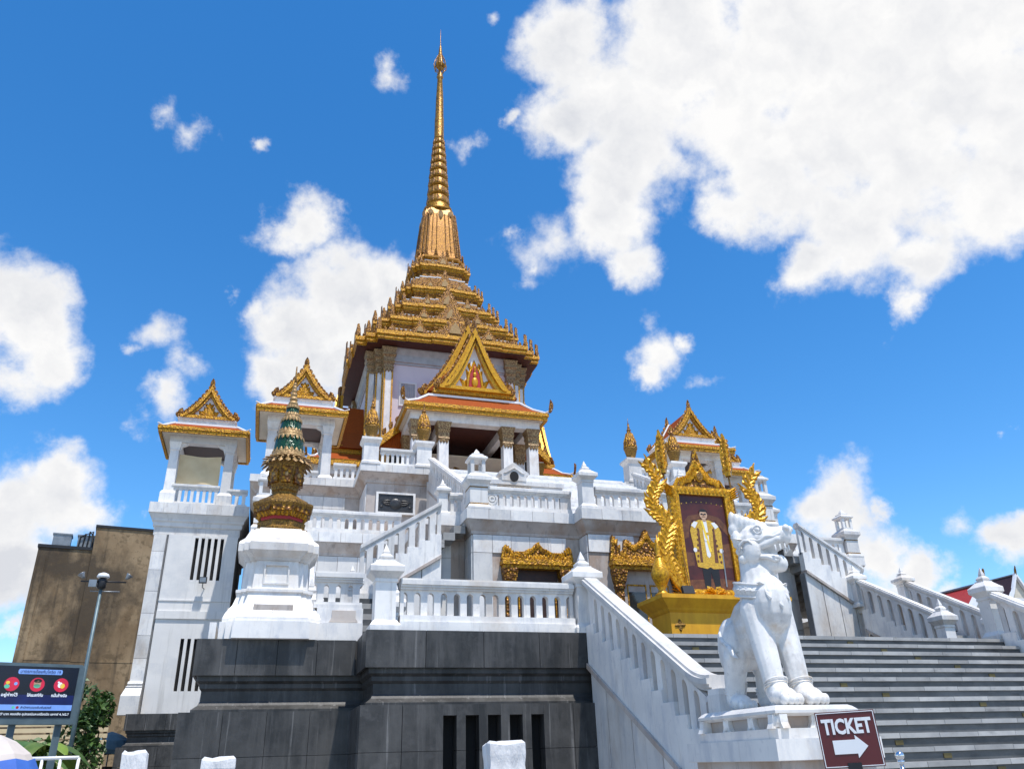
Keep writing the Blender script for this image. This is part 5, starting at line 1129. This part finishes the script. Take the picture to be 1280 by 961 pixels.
# collar, chest tassel, eyes, ears, scrolls
cl = MB(LM); rings = []
for i in range(25):
    a = 2*math.pi*i/24; rx, ry = .265, .285; y0 = -.17; tilt = .10
    c = Vector((rx*math.cos(a), y0+ry*math.sin(a), 1.17-tilt*math.sin(a)*-1*.6)); rings.append((c, a))
for dz, m_ in ((0, 1),):
    rr = []
    for c, a in rings[:-1]:
        o = Vector((math.cos(a), math.sin(a), 0)); rr.append([c+o*.0+Vector((0, 0, -.075)), c+o*.045+Vector((0, 0, -.06)), c+o*.045+Vector((0, 0, .055)), c-o*.02+Vector((0, 0, .08))])
    cl.add([tuple(p) for r in rr for p in r], [(i*4+j, ((i+1) % 24)*4+j, ((i+1) % 24)*4+(j+1) % 4, i*4+(j+1) % 4) for i in range(24) for j in range(4)])
clr = cl.build('collar', 'statue', lion, True)
lf = MB(LM)
for c, a in rings[:-1]:
    o = Vector((math.cos(a), math.sin(a), 0)); tng = Vector((-o.y, o.x, 0))
    for sg in (1,): lf.leaf(c+o*.04-tng*.03+Vector((0, 0, -.005)), (0, 0, 1), tng, o, .10, .045, 0, .022, 4)
for z in (-.07, .066):
    lf.tube([c+Vector((math.cos(a), math.sin(a), 0))*.04+Vector((0, 0, z)) for c, a in rings], .014, 6)
lf.build('collar_leaves', 'statue', clr, kind='stuff')
lf = MB(LM)
for s in (-1, 0, 1):
    lf.leaf((s*.07, -.50, 1.19), (1, 0, 0), Vector((s*.2, -.42, -1)).normalized(), (0, -1, -.3), .30-.1*abs(s), .06, .3*s, .035, 6)
    lf.leaf((s*.10, -.47, 1.17), (1, 0, 0), Vector((s*.9, .1, .3)).normalized(), (0, -1, .1), .13, .04, -.6*s, .035, 5)
lf.ball((0, -.495, 1.20), (.06, .04, .05)); lf.build('chest_tassel', 'statue', clr)
for s in (-1, 1):
    e = MB(HD); e.ball((s*.155, -.335, 1.79), (.03, .035, .03)); e.build('eye', 'statue', lion, True)
    e = MB(HD); e.tube([(s*(.168+.006*math.cos(a)), -.335+.055*math.cos(a), 1.79+.045*math.sin(a)) for a in [k*.45 for k in range(15)]], [.012]*15, 6); e.build('eye_ring', 'statue', lion, True)
    e = MB(HD); e.tube([(s*(.235-.004*k), -.17+.13*(1-k/16)*math.cos(k*.62), 1.57+.13*(1-k/16)*math.sin(k*.62)) for k in range(14)], [.02*(1-k/20) for k in range(14)], 6); e.build('cheek_scroll', 'statue', lion, True)
    e = MB(HD); e.leaf((s*.19, -.06, 1.70), (0, 1, 0), Vector((s*.03, .9, .25)).normalized(), (s, 0, 0), .10, .06, .9, .05, 6, True); e.build('ear', 'statue', lion)
    e = MB(LM); e.tube([(s*.22, .50, .86), (s*.30, .46, .78), (s*.325, .38, .70), (s*.315, .26, .62), (s*.30, .20, .55)], [.02, .03, .035, .03, .012], 8)
    e.leaf((s*.315, .26, .65), (0, -1, 0), Vector((0, -.6, -.8)), (s, 0, 0), .2, .06, .7, .05, 6, True); e.build('hip_scroll', 'statue', lion, True)
    e = MB(LM)
    for j in range(3): e.tube([(s*.16+.132*math.cos(a), -.445+.132*math.sin(a)-.012*j, .185+.024*j-.04*math.sin(a)) for a in [2*math.pi*k/14 for k in range(15)]], .009, 5)
    e.build('anklet', 'statue', lion, True, kind='stuff')
    e = MB(LM)
    for j in range(3): e.tube([(s*.21+.112*math.cos(a), .468+.112*math.sin(a), .17+.024*j) for a in [2*math.pi*k/14 for k in range(15)]], .010, 5)
    e.build('anklet', 'statue', lion, True, kind='stuff')
    for j in range(3): 
        e = MB(HD); e.leaf((s*.06+.045*j*s, -.64+.05*j, 1.625-.01*j), (s, 0, 0), (0, -.1, -1), (0, -1, 0), .07, .016, 0, .015, 4, True); e.build('tooth', 'statue', lion)
MB(LM).tube([(0, .60, .30), (0, .66, .18), (0, .70, .24), (0, .71, .42)], [.05, .045, .04, .015], 8).build('tail', 'statue', lion, True)
for s in (-1, 1):
    e = MB(HD)
    e.tube([(s*(.20-.012*k), -.16-.052*k, 1.655+.016*math.sin(k*1.5)+.008*k) for k in range(10)], [.03]+[.026]*8+[.02], 6); e.build('lip_ridge', 'statue', lion, True)
    e = MB(HD); e.tube([(s*(.195-.013*k), -.18-.045*k, 1.54-.012*k+.010*math.sin(k*1.6)) for k in range(9)], [.026]*8+[.018], 6); e.build('lip_ridge', 'statue', lion, True)
    e = MB(HD)
    for k in range(4): e.ball((s*(.19-.012*k), -.07+.03*k, 1.49+.085*k), (.04, .075, .05), 10, 6)
    e.build('mane_curls', 'statue', lion, True, kind='stuff')
    e = MB(HD); e.ball((s*.055, -.70, 1.785), (.045, .05, .04), 10, 8); e.build('nostril', 'statue', lion, True)
    for r_ in range(3):
        e = MB(LM); e.tube([(s*(.255-.02*r_)*math.cos(k*.26-.2), -.20+.05*r_-.23*math.sin(k*.26+.1)-.02, .92+.07*r_-.02*k*0) for k in range(6)], .008, 5); e.build('shoulder_line', 'statue', lion, True)
mn = MB(LM)
for k in range(6): mn.leaf((0, .02+.03*k, 1.62-.09*k), (0, 1, 0), Vector((0, .55, .5)).normalized(), (1, 0, 0), .16, .06, -1.1, .07, 6, True)
mn.build('mane', 'statue', lion, kind='stuff')
MB(LM).tube([(0, .10, 1.12), (0, .35, 1.02), (0, .58, .93), (0, .70, .76)], [.05, .05, .05, .03], 8).build('spine_ridge', 'statue', lion, True)
# ------------------------------------------------------------------ ticket sign and stanchion
def text_mesh(body, size, offset=0., extrude=.002, align='CENTER'):
    cu = bpy.data.curves.new('lettering', 'FONT'); cu.body = body; cu.size = size; cu.align_x = align; cu.align_y = 'CENTER'; cu.extrude = extrude; cu.offset = offset; cu.resolution_u = 3
    o = bpy.data.objects.new('lettering', cu); COL.objects.link(o)
    dg = bpy.context.evaluated_depsgraph_get(); me = bpy.data.meshes.new_from_object(o.evaluated_get(dg)); bpy.data.objects.remove(o); bpy.data.curves.remove(cu); return me
def put(me, m, name, parent, M):
    me.materials.clear(); me.materials.append(MATS[m])
    for p in me.polygons: p.material_index = 0
    o = bpy.data.objects.new(name, me); COL.objects.link(o); o.parent = parent; o.matrix_basis = (Matrix.Translation(-parent.location) if parent.parent is None else I4) @ M; return o
c0 = at_depth(1061.5, 923, 5.2)
wv = Vector((c0.x, c0.y, 0)).normalized(); yaw = math.atan2(-wv.x, wv.y)     # board turned to face people coming from the street
SM = Matrix.Translation(c0) @ Matrix.Rotation(yaw+R(6), 4, 'Z') @ Matrix.Rotation(R(-1.5), 4, 'Y')
sw_, sh_ = .200, .182
sg = thing('ticket_sign', 'maroon sign board reading TICKET with a white arrow on a post', 'sign', (c0.x, c0.y, 0))
MB(SM).box(-sw_, sw_, -.006, .006, -sh_, sh_).build('board', 'sign_maroon', sg)
for nm, e in (('border_line', (-sw_+.006, sw_-.006, sh_-.011, sh_-.006)), ('border_line', (-sw_+.006, sw_-.006, -sh_+.006, -sh_+.011)), ('border_line', (-sw_+.006, -sw_+.011, -sh_+.011, sh_-.011)), ('border_line', (sw_-.011, sw_-.006, -sh_+.011, sh_-.011))):
    MB(SM).box(e[0], e[1], -.0095, -.006, e[2], e[3]).build(nm, 'sign_white', sg)
tm = text_mesh('TICKET', .135, .0050, .0015); xs_ = [v.co.x for v in tm.vertices]; kx = .335/(max(xs_)-min(xs_))
put(tm, 'sign_white', 'lettering', sg, SM @ T(0, -.009, .078) @ Matrix.Rotation(R(90), 4, 'X') @ Matrix.Diagonal((kx, 1.0, 1, 1)))
MB(SM).ext([(-.115, -.005), (.038, -.005), (.038, .024), (.115, -.050), (.038, -.124), (.038, -.095), (-.115, -.095)], 'y', -.0095, -.006).build('arrow', 'sign_white', sg)
MB(SM).box(-.045, .045, -.02, .02, -sh_-.06, -sh_+.03).build('clip', 'black', sg)
MB().tube([(c0.x, c0.y, 0), (c0.x, c0.y, c0.z-sh_-.02)], .016, 10).build('post', 'metal_grey', sg, True)
MB(T(c0.x, c0.y)).lathe([(.16, 0), (.16, .02), (.03, .04)], 20).build('foot', 'black', sg, True)
c1 = at_depth(1124.5, 944, 5.9)
sn = thing('rope_stanchion', 'chrome rope stanchion with ball top beside the ticket sign', 'stanchion', (c1.x, c1.y, 0))
MB().ball(tuple(c1), .036, 16, 12).build('ball_top', 'chrome', sn, True)
MB(T(c1.x, c1.y)).lathe([(.02, c1.z-.06), (.028, c1.z-.05), (.028, c1.z-.035), (.015, c1.z-.03)], 14).build('collar', 'chrome', sn, True)
MB().tube([(c1.x, c1.y, .02), (c1.x, c1.y, c1.z-.05)], .018, 12).build('pole', 'chrome', sn, True)
MB(T(c1.x, c1.y)).lathe([(.15, 0), (.15, .015), (.02, .05)], 20).build('foot', 'chrome', sn, True)
# ------------------------------------------------------------------ cloth-wrapped lamps before the granite base
def wrapped(xa, xb, ytop, Y, h, label, slant=0.):
    a = at_depth(xa, ytop, Y); b_ = at_depth(xb, ytop, Y); w = (b_.x-a.x)/2; cx = (a.x+b_.x)/2; zt = a.z
    t = thing('wrapped_lamp', label, 'covered lamp', (cx, Y, 0)); n = 28; rings = []
    rnd = random.Random(int(xa))
    ph = [rnd.uniform(0, 6) for _ in range(4)]
    n = 56; F = [(rnd.randint(2, 9), rnd.uniform(-7, 7), rnd.uniform(0, 6), rnd.uniform(.03, .075)) for _ in range(6)]
    tri = lambda q: abs((q/math.pi) % 2-1)-.5
    for i in range(22):
        u = i/21; z = zt-h*(1-u); ring = []
        for k in range(n):
            an = 2*math.pi*k/n; cs, sn_ = math.cos(an), math.sin(an); q = .86/max(abs(cs), abs(sn_))**.9*(1 if u > .25 else .82+.18*u/.25)
            rr = 1+sum(A*tri(an*K+u*mm+p_)*(1.25-u) for K, mm, p_, A in F)-.05*max(0, math.sin(u*9+ph[2]))*(u < .8)
            taper = 1.0 if u < .95 else (1-.16*(u-.95)/.05)
            ring.append((cx+w*cs*q*rr*taper+slant*(1-u)*w, Y+w*.8*sn_*q*rr*taper, z+(.012*math.sin(an*3+ph[3]) if u > .9 else 0)))
        rings.append(ring)
    MB().loft(rings).build('cloth_wrap', 'cloth_white', t)
    MB().tube([(cx, Y, 0), (cx, Y, zt-h+.1)], .03, 10).build('stand', 'metal_grey', t, True); MB(T(cx, Y)).lathe([(.2, 0), (.2, .03), (.03, .05)], 16).build('foot', 'metal_grey', t)
wrapped(603, 656, 927, 9.2, .55, 'lamp wrapped in white cloth in front of the granite vent slots')
wrapped(151, 188, 939, 9.2, .5, 'bulging lamp wrapped in pleated white cloth before the lowest granite block', .15)
wrapped(249, 299, 947, 9.2, .5, 'flat topped lamp wrapped in white cloth below the golden spire pedestal')
# ------------------------------------------------------------------ old stained building, tanks, pole, display
ob = thing('old_building', 'stained brown concrete building with blank wall behind the white tower', 'building', (-11.4, 45, 0))
OM = T(-11.4, 45) @ RZ(9)
MB(OM).box(0, 2.45, 0, 14, 0, 12.05).build('wall', 'concrete_old', ob); MB(OM).box(2.45, 9, -.12, 14, 0, 13.25).build('wall', 'concrete_old', ob)
MB(OM).box(-.05, 2.43, -.06, 14.05, 12.05, 12.2).build('parapet_cap', 'black', ob); MB(OM).box(2.4, 9.05, -.18, 14.05, 13.25, 13.38).build('parapet_cap', 'black', ob)
MB(OM).box(0.12, .42, -.05, 0, 0, 11.6).build('corner_strip', 'concrete_old', ob)
for z_ in (6.6,): MB(OM).box(.42, 2.44, -.015, 0, z_, z_+.05).build('floor_band', 'concrete_old', ob); MB(OM).box(2.46, 8.6, -.135, -.12, z_-.06, z_).build('floor_band', 'concrete_old', ob)
for x in (.9, 2.05):
    tk = thing('rooftop_tank', 'grey metal tank on the old building roof, '+('the left one near the wall corner' if x < 1 else 'the right one beside the roof step'), 'tank', tuple(OM @ Vector((x, 1.2, 12.0))), 'rooftop tanks')
    MB(OM).box(x-.42, x+.42, .8, 1.6, 12.05, 12.95).build('tank_body', 'metal_grey', tk); MB(OM).box(x-.46, x+.46, .76, 1.64, 12.95, 13.02).build('tank_lid', 'metal_grey', tk)
pp = thing('roof_pipework', 'tangled dark pipes on the old building roof beside a tank', 'pipes', tuple(OM @ Vector((2.5, .6, 12))))
for k in range(3): MB(OM).tube([(1.7+.2*k, .7, 12.1), (1.75+.2*k, .7, 12.9+.15*k), (2.3, .7, 13.2-.1*k), (2.35+.03*k, .5, 12.2)], .04, 6).build('pipe', 'black', pp)
# lamp and camera pole
pb = at_depth(113, 812, 28.); ptp = at_depth(127.5, 722, 28.)
px_, py_ = (pb.x+ptp.x)/2, 28.
po = thing('camera_pole', 'slim grey street pole with dome camera and spotlights before the old building', 'lamp post', (px_, py_, 0))
MB().tube([(px_, py_, 0), (px_, py_, ptp.z-.1)], [.075, .045], 10).build('pole', 'pole_paint', po, True)
z_ = ptp.z
MB(T(px_, py_)).lathe([(.10, z_-.35), (.13, z_-.3), (.13, z_-.05), (.08, z_)], 12).build('head', 'black', po, True)
MB(T(px_, py_)).lathe([(.17, z_), (.19, z_+.04), (.15, z_+.12), (.05, z_+.16)], 14).build('dome', 'sign_white', po, True)
MB().tube([(px_-.62, py_, z_-.12), (px_+.70, py_, z_-.12)], .025, 6).build('cross_arm', 'black', po, True); MB().tube([(px_-.3, py_, z_-.42), (px_+.55, py_, z_-.42)], .02, 6).build('lower_arm', 'metal_grey', po, True)
for s, dx in ((-1, -.62), (1, .75)):
    MB(T(px_+dx, py_, z_+.08) @ Matrix.Rotation(R(35*s), 4, 'Y')).lathe([(.04, -.13), (.05, -.08), (.11, .03), (.11, .045), (.02, .04)], 12).build('spotlight', 'metal_grey', po, True)
MB().box(px_-.36, px_-.14, py_-.12, py_+.08, z_-.3, z_-.08).build('control_box', 'metal_grey', po)
# display board
dr = at_depth(107, 832, 22.); ang = R(19)
DM = Matrix.Translation((dr.x, dr.y, 0)) @ Matrix.Rotation(ang, 4, 'Z') @ T(-1.86, 0)
zt = dr.z+.02; zb = zt-1.30
db = thing('display_board', 'dark electronic display board with three red health icons and Thai text', 'display', (dr.x-.9, dr.y-.3, 0))
MB(DM).ext([(0, zb), (1.86, zb), (1.86, zt-.08), (1.8, zt), (.06, zt), (0, zt-.08)], 'y', 0, .32).build('case', 'screen_case', db)
scr = MB(DM).box(.07, 1.74, -.012, 0, zb+.14, zt-.07).build('screen', 'screen_dark', db)
MB(DM).box(.08, 1.73, -.018, -.012, zb+.40, zb+.62).build('screen_band', 'screen_navy', scr); MB(DM).box(.08, 1.73, -.022, -.018, zb+.29, zb+.41).build('screen_strip', 'screen_blue', scr)
MB(DM).ext([(.52, zt-.24), (.50, zt-.21), (.50, zt-.16), (.52, zt-.13), (1.38, zt-.13), (1.40, zt-.16), (1.40, zt-.21), (1.38, zt-.24)], 'y', -.018, -.012).build('title_bar', 'screen_blue', scr)
TXM = Matrix.Rotation(R(90), 4, 'X')
def dtext(tx, size, x, z, m, wd=None, off=.001):
    me = text_mesh(tx, size, off, .001)
    if len(me.vertices) == 0: return
    k = 1
    if wd: xs_ = [v.co.x for v in me.vertices]; k = wd/(max(xs_)-min(xs_))
    put(me, m, 'lettering', scr, DM @ T(x, -.026, z) @ TXM @ Matrix.Diagonal((k, 1, 1, 1)))
dtext('มาตรการป้องกันโควิด 19', .085, .95, zt-.185, 'screen_navy', .82)
for i, (tx, x) in enumerate((('อยู่ห่างไว้', .42), ('ใส่แมสก์กัน', .93), ('หมั่นล้างมือ', 1.42))):
    MB(DM).loft([[(x+r*math.cos(2*math.pi*k/24), y, zt-.46+r*math.sin(2*math.pi*k/24)) for k in range(24)] for r, y in ((.15, -.013), (.15, -.019))]).build('icon_disc', 'screen_red', scr)
    dtext(tx, .085, x, zt-.69, 'screen_white', .32, .002)
def blob(x, z, a, b_, m, nm): MB(DM).loft([[(x+a*math.cos(2*math.pi*k/14), y, z+b_*math.sin(2*math.pi*k/14)) for k in range(14)] for y in (-.019, -.023)]).build(nm, m, scr)
blob(.34, zt-.43, .04, .035, 'screen_yellow', 'icon_head'); blob(.335, zt-.51, .055, .045, 'screen_green', 'icon_shirt'); blob(.50, zt-.45, .035, .035, 'screen_blue', 'icon_head')
blob(.93, zt-.44, .075, .085, 'skin', 'icon_face'); blob(.93, zt-.38, .08, .045, 'black', 'icon_hair'); blob(.93, zt-.49, .07, .045, 'screen_green', 'icon_mask')
blob(1.40, zt-.46, .05, .06, 'screen_white', 'icon_hand'); blob(1.45, zt-.48, .05, .055, 'screen_yellow', 'icon_hand'); blob(1.36, zt-.40, .02, .02, 'screen_white', 'icon_drop')
blob(.55, zb+.35, .03, .03, 'screen_green', 'logo_dot'); blob(.63, zb+.35, .03, .03, 'red', 'logo_dot')
dtext('สำนักงานเขตสัมพันธวงศ์', .06, 1.0, zb+.35, 'screen_navy', .62)
dtext('3,809.27 บาท คงเหลือ อุปกรณ์และเครื่องมือ แพทย์ 4,162.7', .065, .92, zb+.21, 'screen_white', 1.55)
for x in (.62, 1.55): MB(DM).box(x-.07, x+.07, .1, .22, 0, zb).build('support_post', 'screen_case', db)
# ------------------------------------------------------------------ plants and street clutter at the far left
def foliage(parent, cx, cy, cz, rx, ry, rz, n, size, m, seed, nm='foliage'):
    rnd = random.Random(seed); f = MB(); lobes = [(rnd.uniform(-.55, .55), rnd.uniform(-.55, .55), rnd.uniform(-.55, .6), rnd.uniform(.35, .6)) for _ in range(9)]
    for i in range(n):
        lx, ly, lz, lr = rnd.choice(lobes); d = Vector((rnd.gauss(0, 1), rnd.gauss(0, 1), rnd.gauss(0, 1))).normalized()*lr*rnd.uniform(.6, 1.05)
        p = Vector((cx+(lx+d.x)*rx, cy+(ly+d.y)*ry, cz+(lz+d.z)*rz)); n_ = Vector((rnd.gauss(0, 1), rnd.gauss(0, 1), rnd.gauss(.6, .8))).normalized(); u = n_.orthogonal().normalized(); v = n_.cross(u)
        a = rnd.uniform(0, 6.28); u2 = u*math.cos(a)+v*math.sin(a); v2 = n_.cross(u2); s_ = size*rnd.uniform(.6, 1.3)
        f.add([p-u2*s_*.4, p+v2*s_*.9-n_*s_*.1, p+u2*s_*.4, p-v2*s_*.9-n_*s_*.15], [(0, 1, 2, 3)])
    o = f.build(nm, m, parent); return o
for i, (px2, py2, Y, rx, rz_, lab) in enumerate(((112, 905, 30, .75, 1.35, 'leafy green shrub squeezed between display board and granite block'), (20, 950, 26, 1.1, .9, 'low bushy plant under the display board near the umbrella'))):
    p = at_depth(px2, py2, Y); t = thing('shrub', lab, 'shrub', (p.x, p.y, 0))
    foliage(t, p.x, p.y, p.z-.2, rx, rx, rz_, 1500, .13, 'leaf', 5+i, 'crown')
    for k in range(4): MB().tube([(p.x+.05*k, p.y, 0), (p.x+.2*(k-1.5), p.y+.1, max(.4, p.z-.2))], [.05, .02], 6).build('stem', 'bark', t)
def banana(px2, py2, Y, label, seed):
    p = at_depth(px2, py2, Y); t = thing('banana_plant', label, 'plant', (p.x, p.y, 0)); rnd = random.Random(seed)
    MB(T(p.x, p.y)).lathe([(.14, 0), (.11, p.z*.6), (.07, p.z)], 10).build('trunk', 'leaf_yellow', t, True)
    for k in range(9):
        a = 2*math.pi*k/9+rnd.uniform(-.3, .3); d = Vector((math.cos(a), math.sin(a), 0)); sd2 = Vector((-d.y, d.x, 0)); L_ = rnd.uniform(1.2, 1.7); pts = []; up_ = rnd.uniform(.5, .95)
        vs = []; n = 9
        for i in range(n+1):
            u = i/n; c = Vector((p.x, p.y, p.z-.1))+d*L_*u*(.9)+Vector((0, 0, L_*(up_*u-.95*u*u))); w = .24*math.sin(math.pi*(.06+.92*u))**.7
            vs += [c-sd2*w-Vector((0, 0, w*.35)), c, c+sd2*w-Vector((0, 0, w*.35))]
        MB().add(vs, [(3*i+j, 3*i+j+1, 3*i+4+j, 3*i+3+j) for i in range(n) for j in (0, 1)]).build('frond', 'leaf_yellow' if k % 3 else 'leaf', t, True)
banana(52, 935, 25, 'banana plant with arching leaves below the display board', 3)
banana(28, 940, 27, 'second banana plant by the umbrella, its leaves behind the board posts', 8)
def umbrella(px2, py2, Y, r, h, m, m2, label):
    p = at_depth(px2, py2, Y); t = thing('street_umbrella', label, 'umbrella', (p.x, p.y, 0)); n = 16
    prof = [(.03, p.z), (r*.4, p.z-h*.18), (r*.75, p.z-h*.5), (r, p.z-h)]
    f = MB(T(p.x, p.y)); rings = [[(q*math.cos(2*math.pi*k/n), q*math.sin(2*math.pi*k/n), z-.03*(k % 2)*(q/r)) for k in range(n)] for q, z in prof]; f.loft(rings, False); f.build('canopy', m, t)
    f = MB(T(p.x, p.y)); rings = [[(q*math.cos(2*math.pi*k/n), q*math.sin(2*math.pi*k/n), z-.03*(k % 2)) for k in range(n)] for q, z in ((r*.86, p.z-h*.66+.012), (r*1.005, p.z-h+.012), (r*1.0, p.z-h-.14))]; f.loft(rings, False); f.build('border', m2, t)
    MB().tube([(p.x, p.y, 0), (p.x, p.y, p.z)], .025, 8).build('pole', 'metal_grey', t)
umbrella(-2, 918, 14, .62, .5, 'umbrella_pale', 'umbrella_blue', 'pale street umbrella with blue rim at the kerb under the display board')
umbrella(140, 914, 35.5, .9, .62, 'awning_grey', 'awning_grey', 'blue grey street umbrella tucked behind the lowest granite block')
fn = thing('slatted_stall_wall', 'yellowish slatted timber stall wall behind the banana plants', 'stall', (-7.6, 33, 0))
for k in range(9): MB().box(-10.5, -4.9, 33, 33.06, 1.7+.2*k, 1.84+.2*k).build('slat', 'canvas', fn)
for x in (-10.4, -8.6, -6.8, -5.0): MB().box(x-.05, x+.05, 33.06, 33.16, 0, 3.6).build('post', 'bark', fn)
MB().box(-10.6, -4.8, 33.17, 36, 0, 1.8).build('stall_base', 'dark_wood', fn)
rf = at_depth(30, 948, 20); rt = at_depth(98, 950, 20)
ra = thing('pipe_railing', 'white painted pipe railing below the display board', 'railing', (rf.x, 20, 0))
for dz in (0, -.45): MB().tube([(rf.x, 20, rf.z+dz), (rt.x, 20, rf.z+dz)], .035, 8).build('rail', 'white_paint', ra, True)
for k in range(4): x = rf.x+(rt.x-rf.x)*k/3; MB().tube([(x, 20, 0), (x, 20, rf.z)], .03, 8).build('upright', 'white_paint', ra, True)
# ------------------------------------------------------------------ halls behind on the right
def side_hall(px2, py2, y0, dy, half, drop, label, rm):
    a = at_depth(px2, py2, y0); t = thing('gabled_hall', label, 'building', (a.x, y0+dy/2, 0)); x, z = a.x, a.z
    for s in (-1, 1):
        MB().ext([(x, z), (x, z-.12), (x+s*half, z-drop-.12), (x+s*half, z-drop)], 'y', y0+.2, y0+dy).build('roof_slope', rm, t)
        MB().band([(x, z+.22), (x+s*half*.5, z-drop*.55+.1), (x+s*half*1.06, z-drop+.05)], [(x, z-.12), (x+s*half*.48, z-drop*.55-.22), (x+s*half*1.0, z-drop-.2)], 'y', y0-.05, y0+.24).build('barge_board', 'white_paint', t)
    MB().ext([(x-half*.96, z-drop-.1), (x, z-.1), (x+half*.96, z-drop-.1)], 'y', y0+.3, y0+.5).build('gable_wall', 'cream', t)
    MB().box(x-half*.85, x+half*.85, y0+.5, y0+dy-.2, 0, z-drop-.1).build('wall', 'plaster', t)
    MB().tube([(x, y0+.25, z+.06), (x, y0+dy, z+.06)], .07, 8).build('ridge', 'metal_grey', t)
    MB().leaf((x, y0, z), (0, -1, 0), (0, 0, 1), (1, 0, 0), .8, .14, .5, .1, 6, True).build('apex_flame', 'gold_dark', t)
side_hall(1231, 729, 34, 20, 5.0, 4.6, 'red tiled hall roof seen beyond the right stair balustrade', 'red_tile')
side_hall(1270, 718, 56, 8, 1.7, 2.6, 'far hall with brown gable peeking in beside the right newel', 'dark_wood')
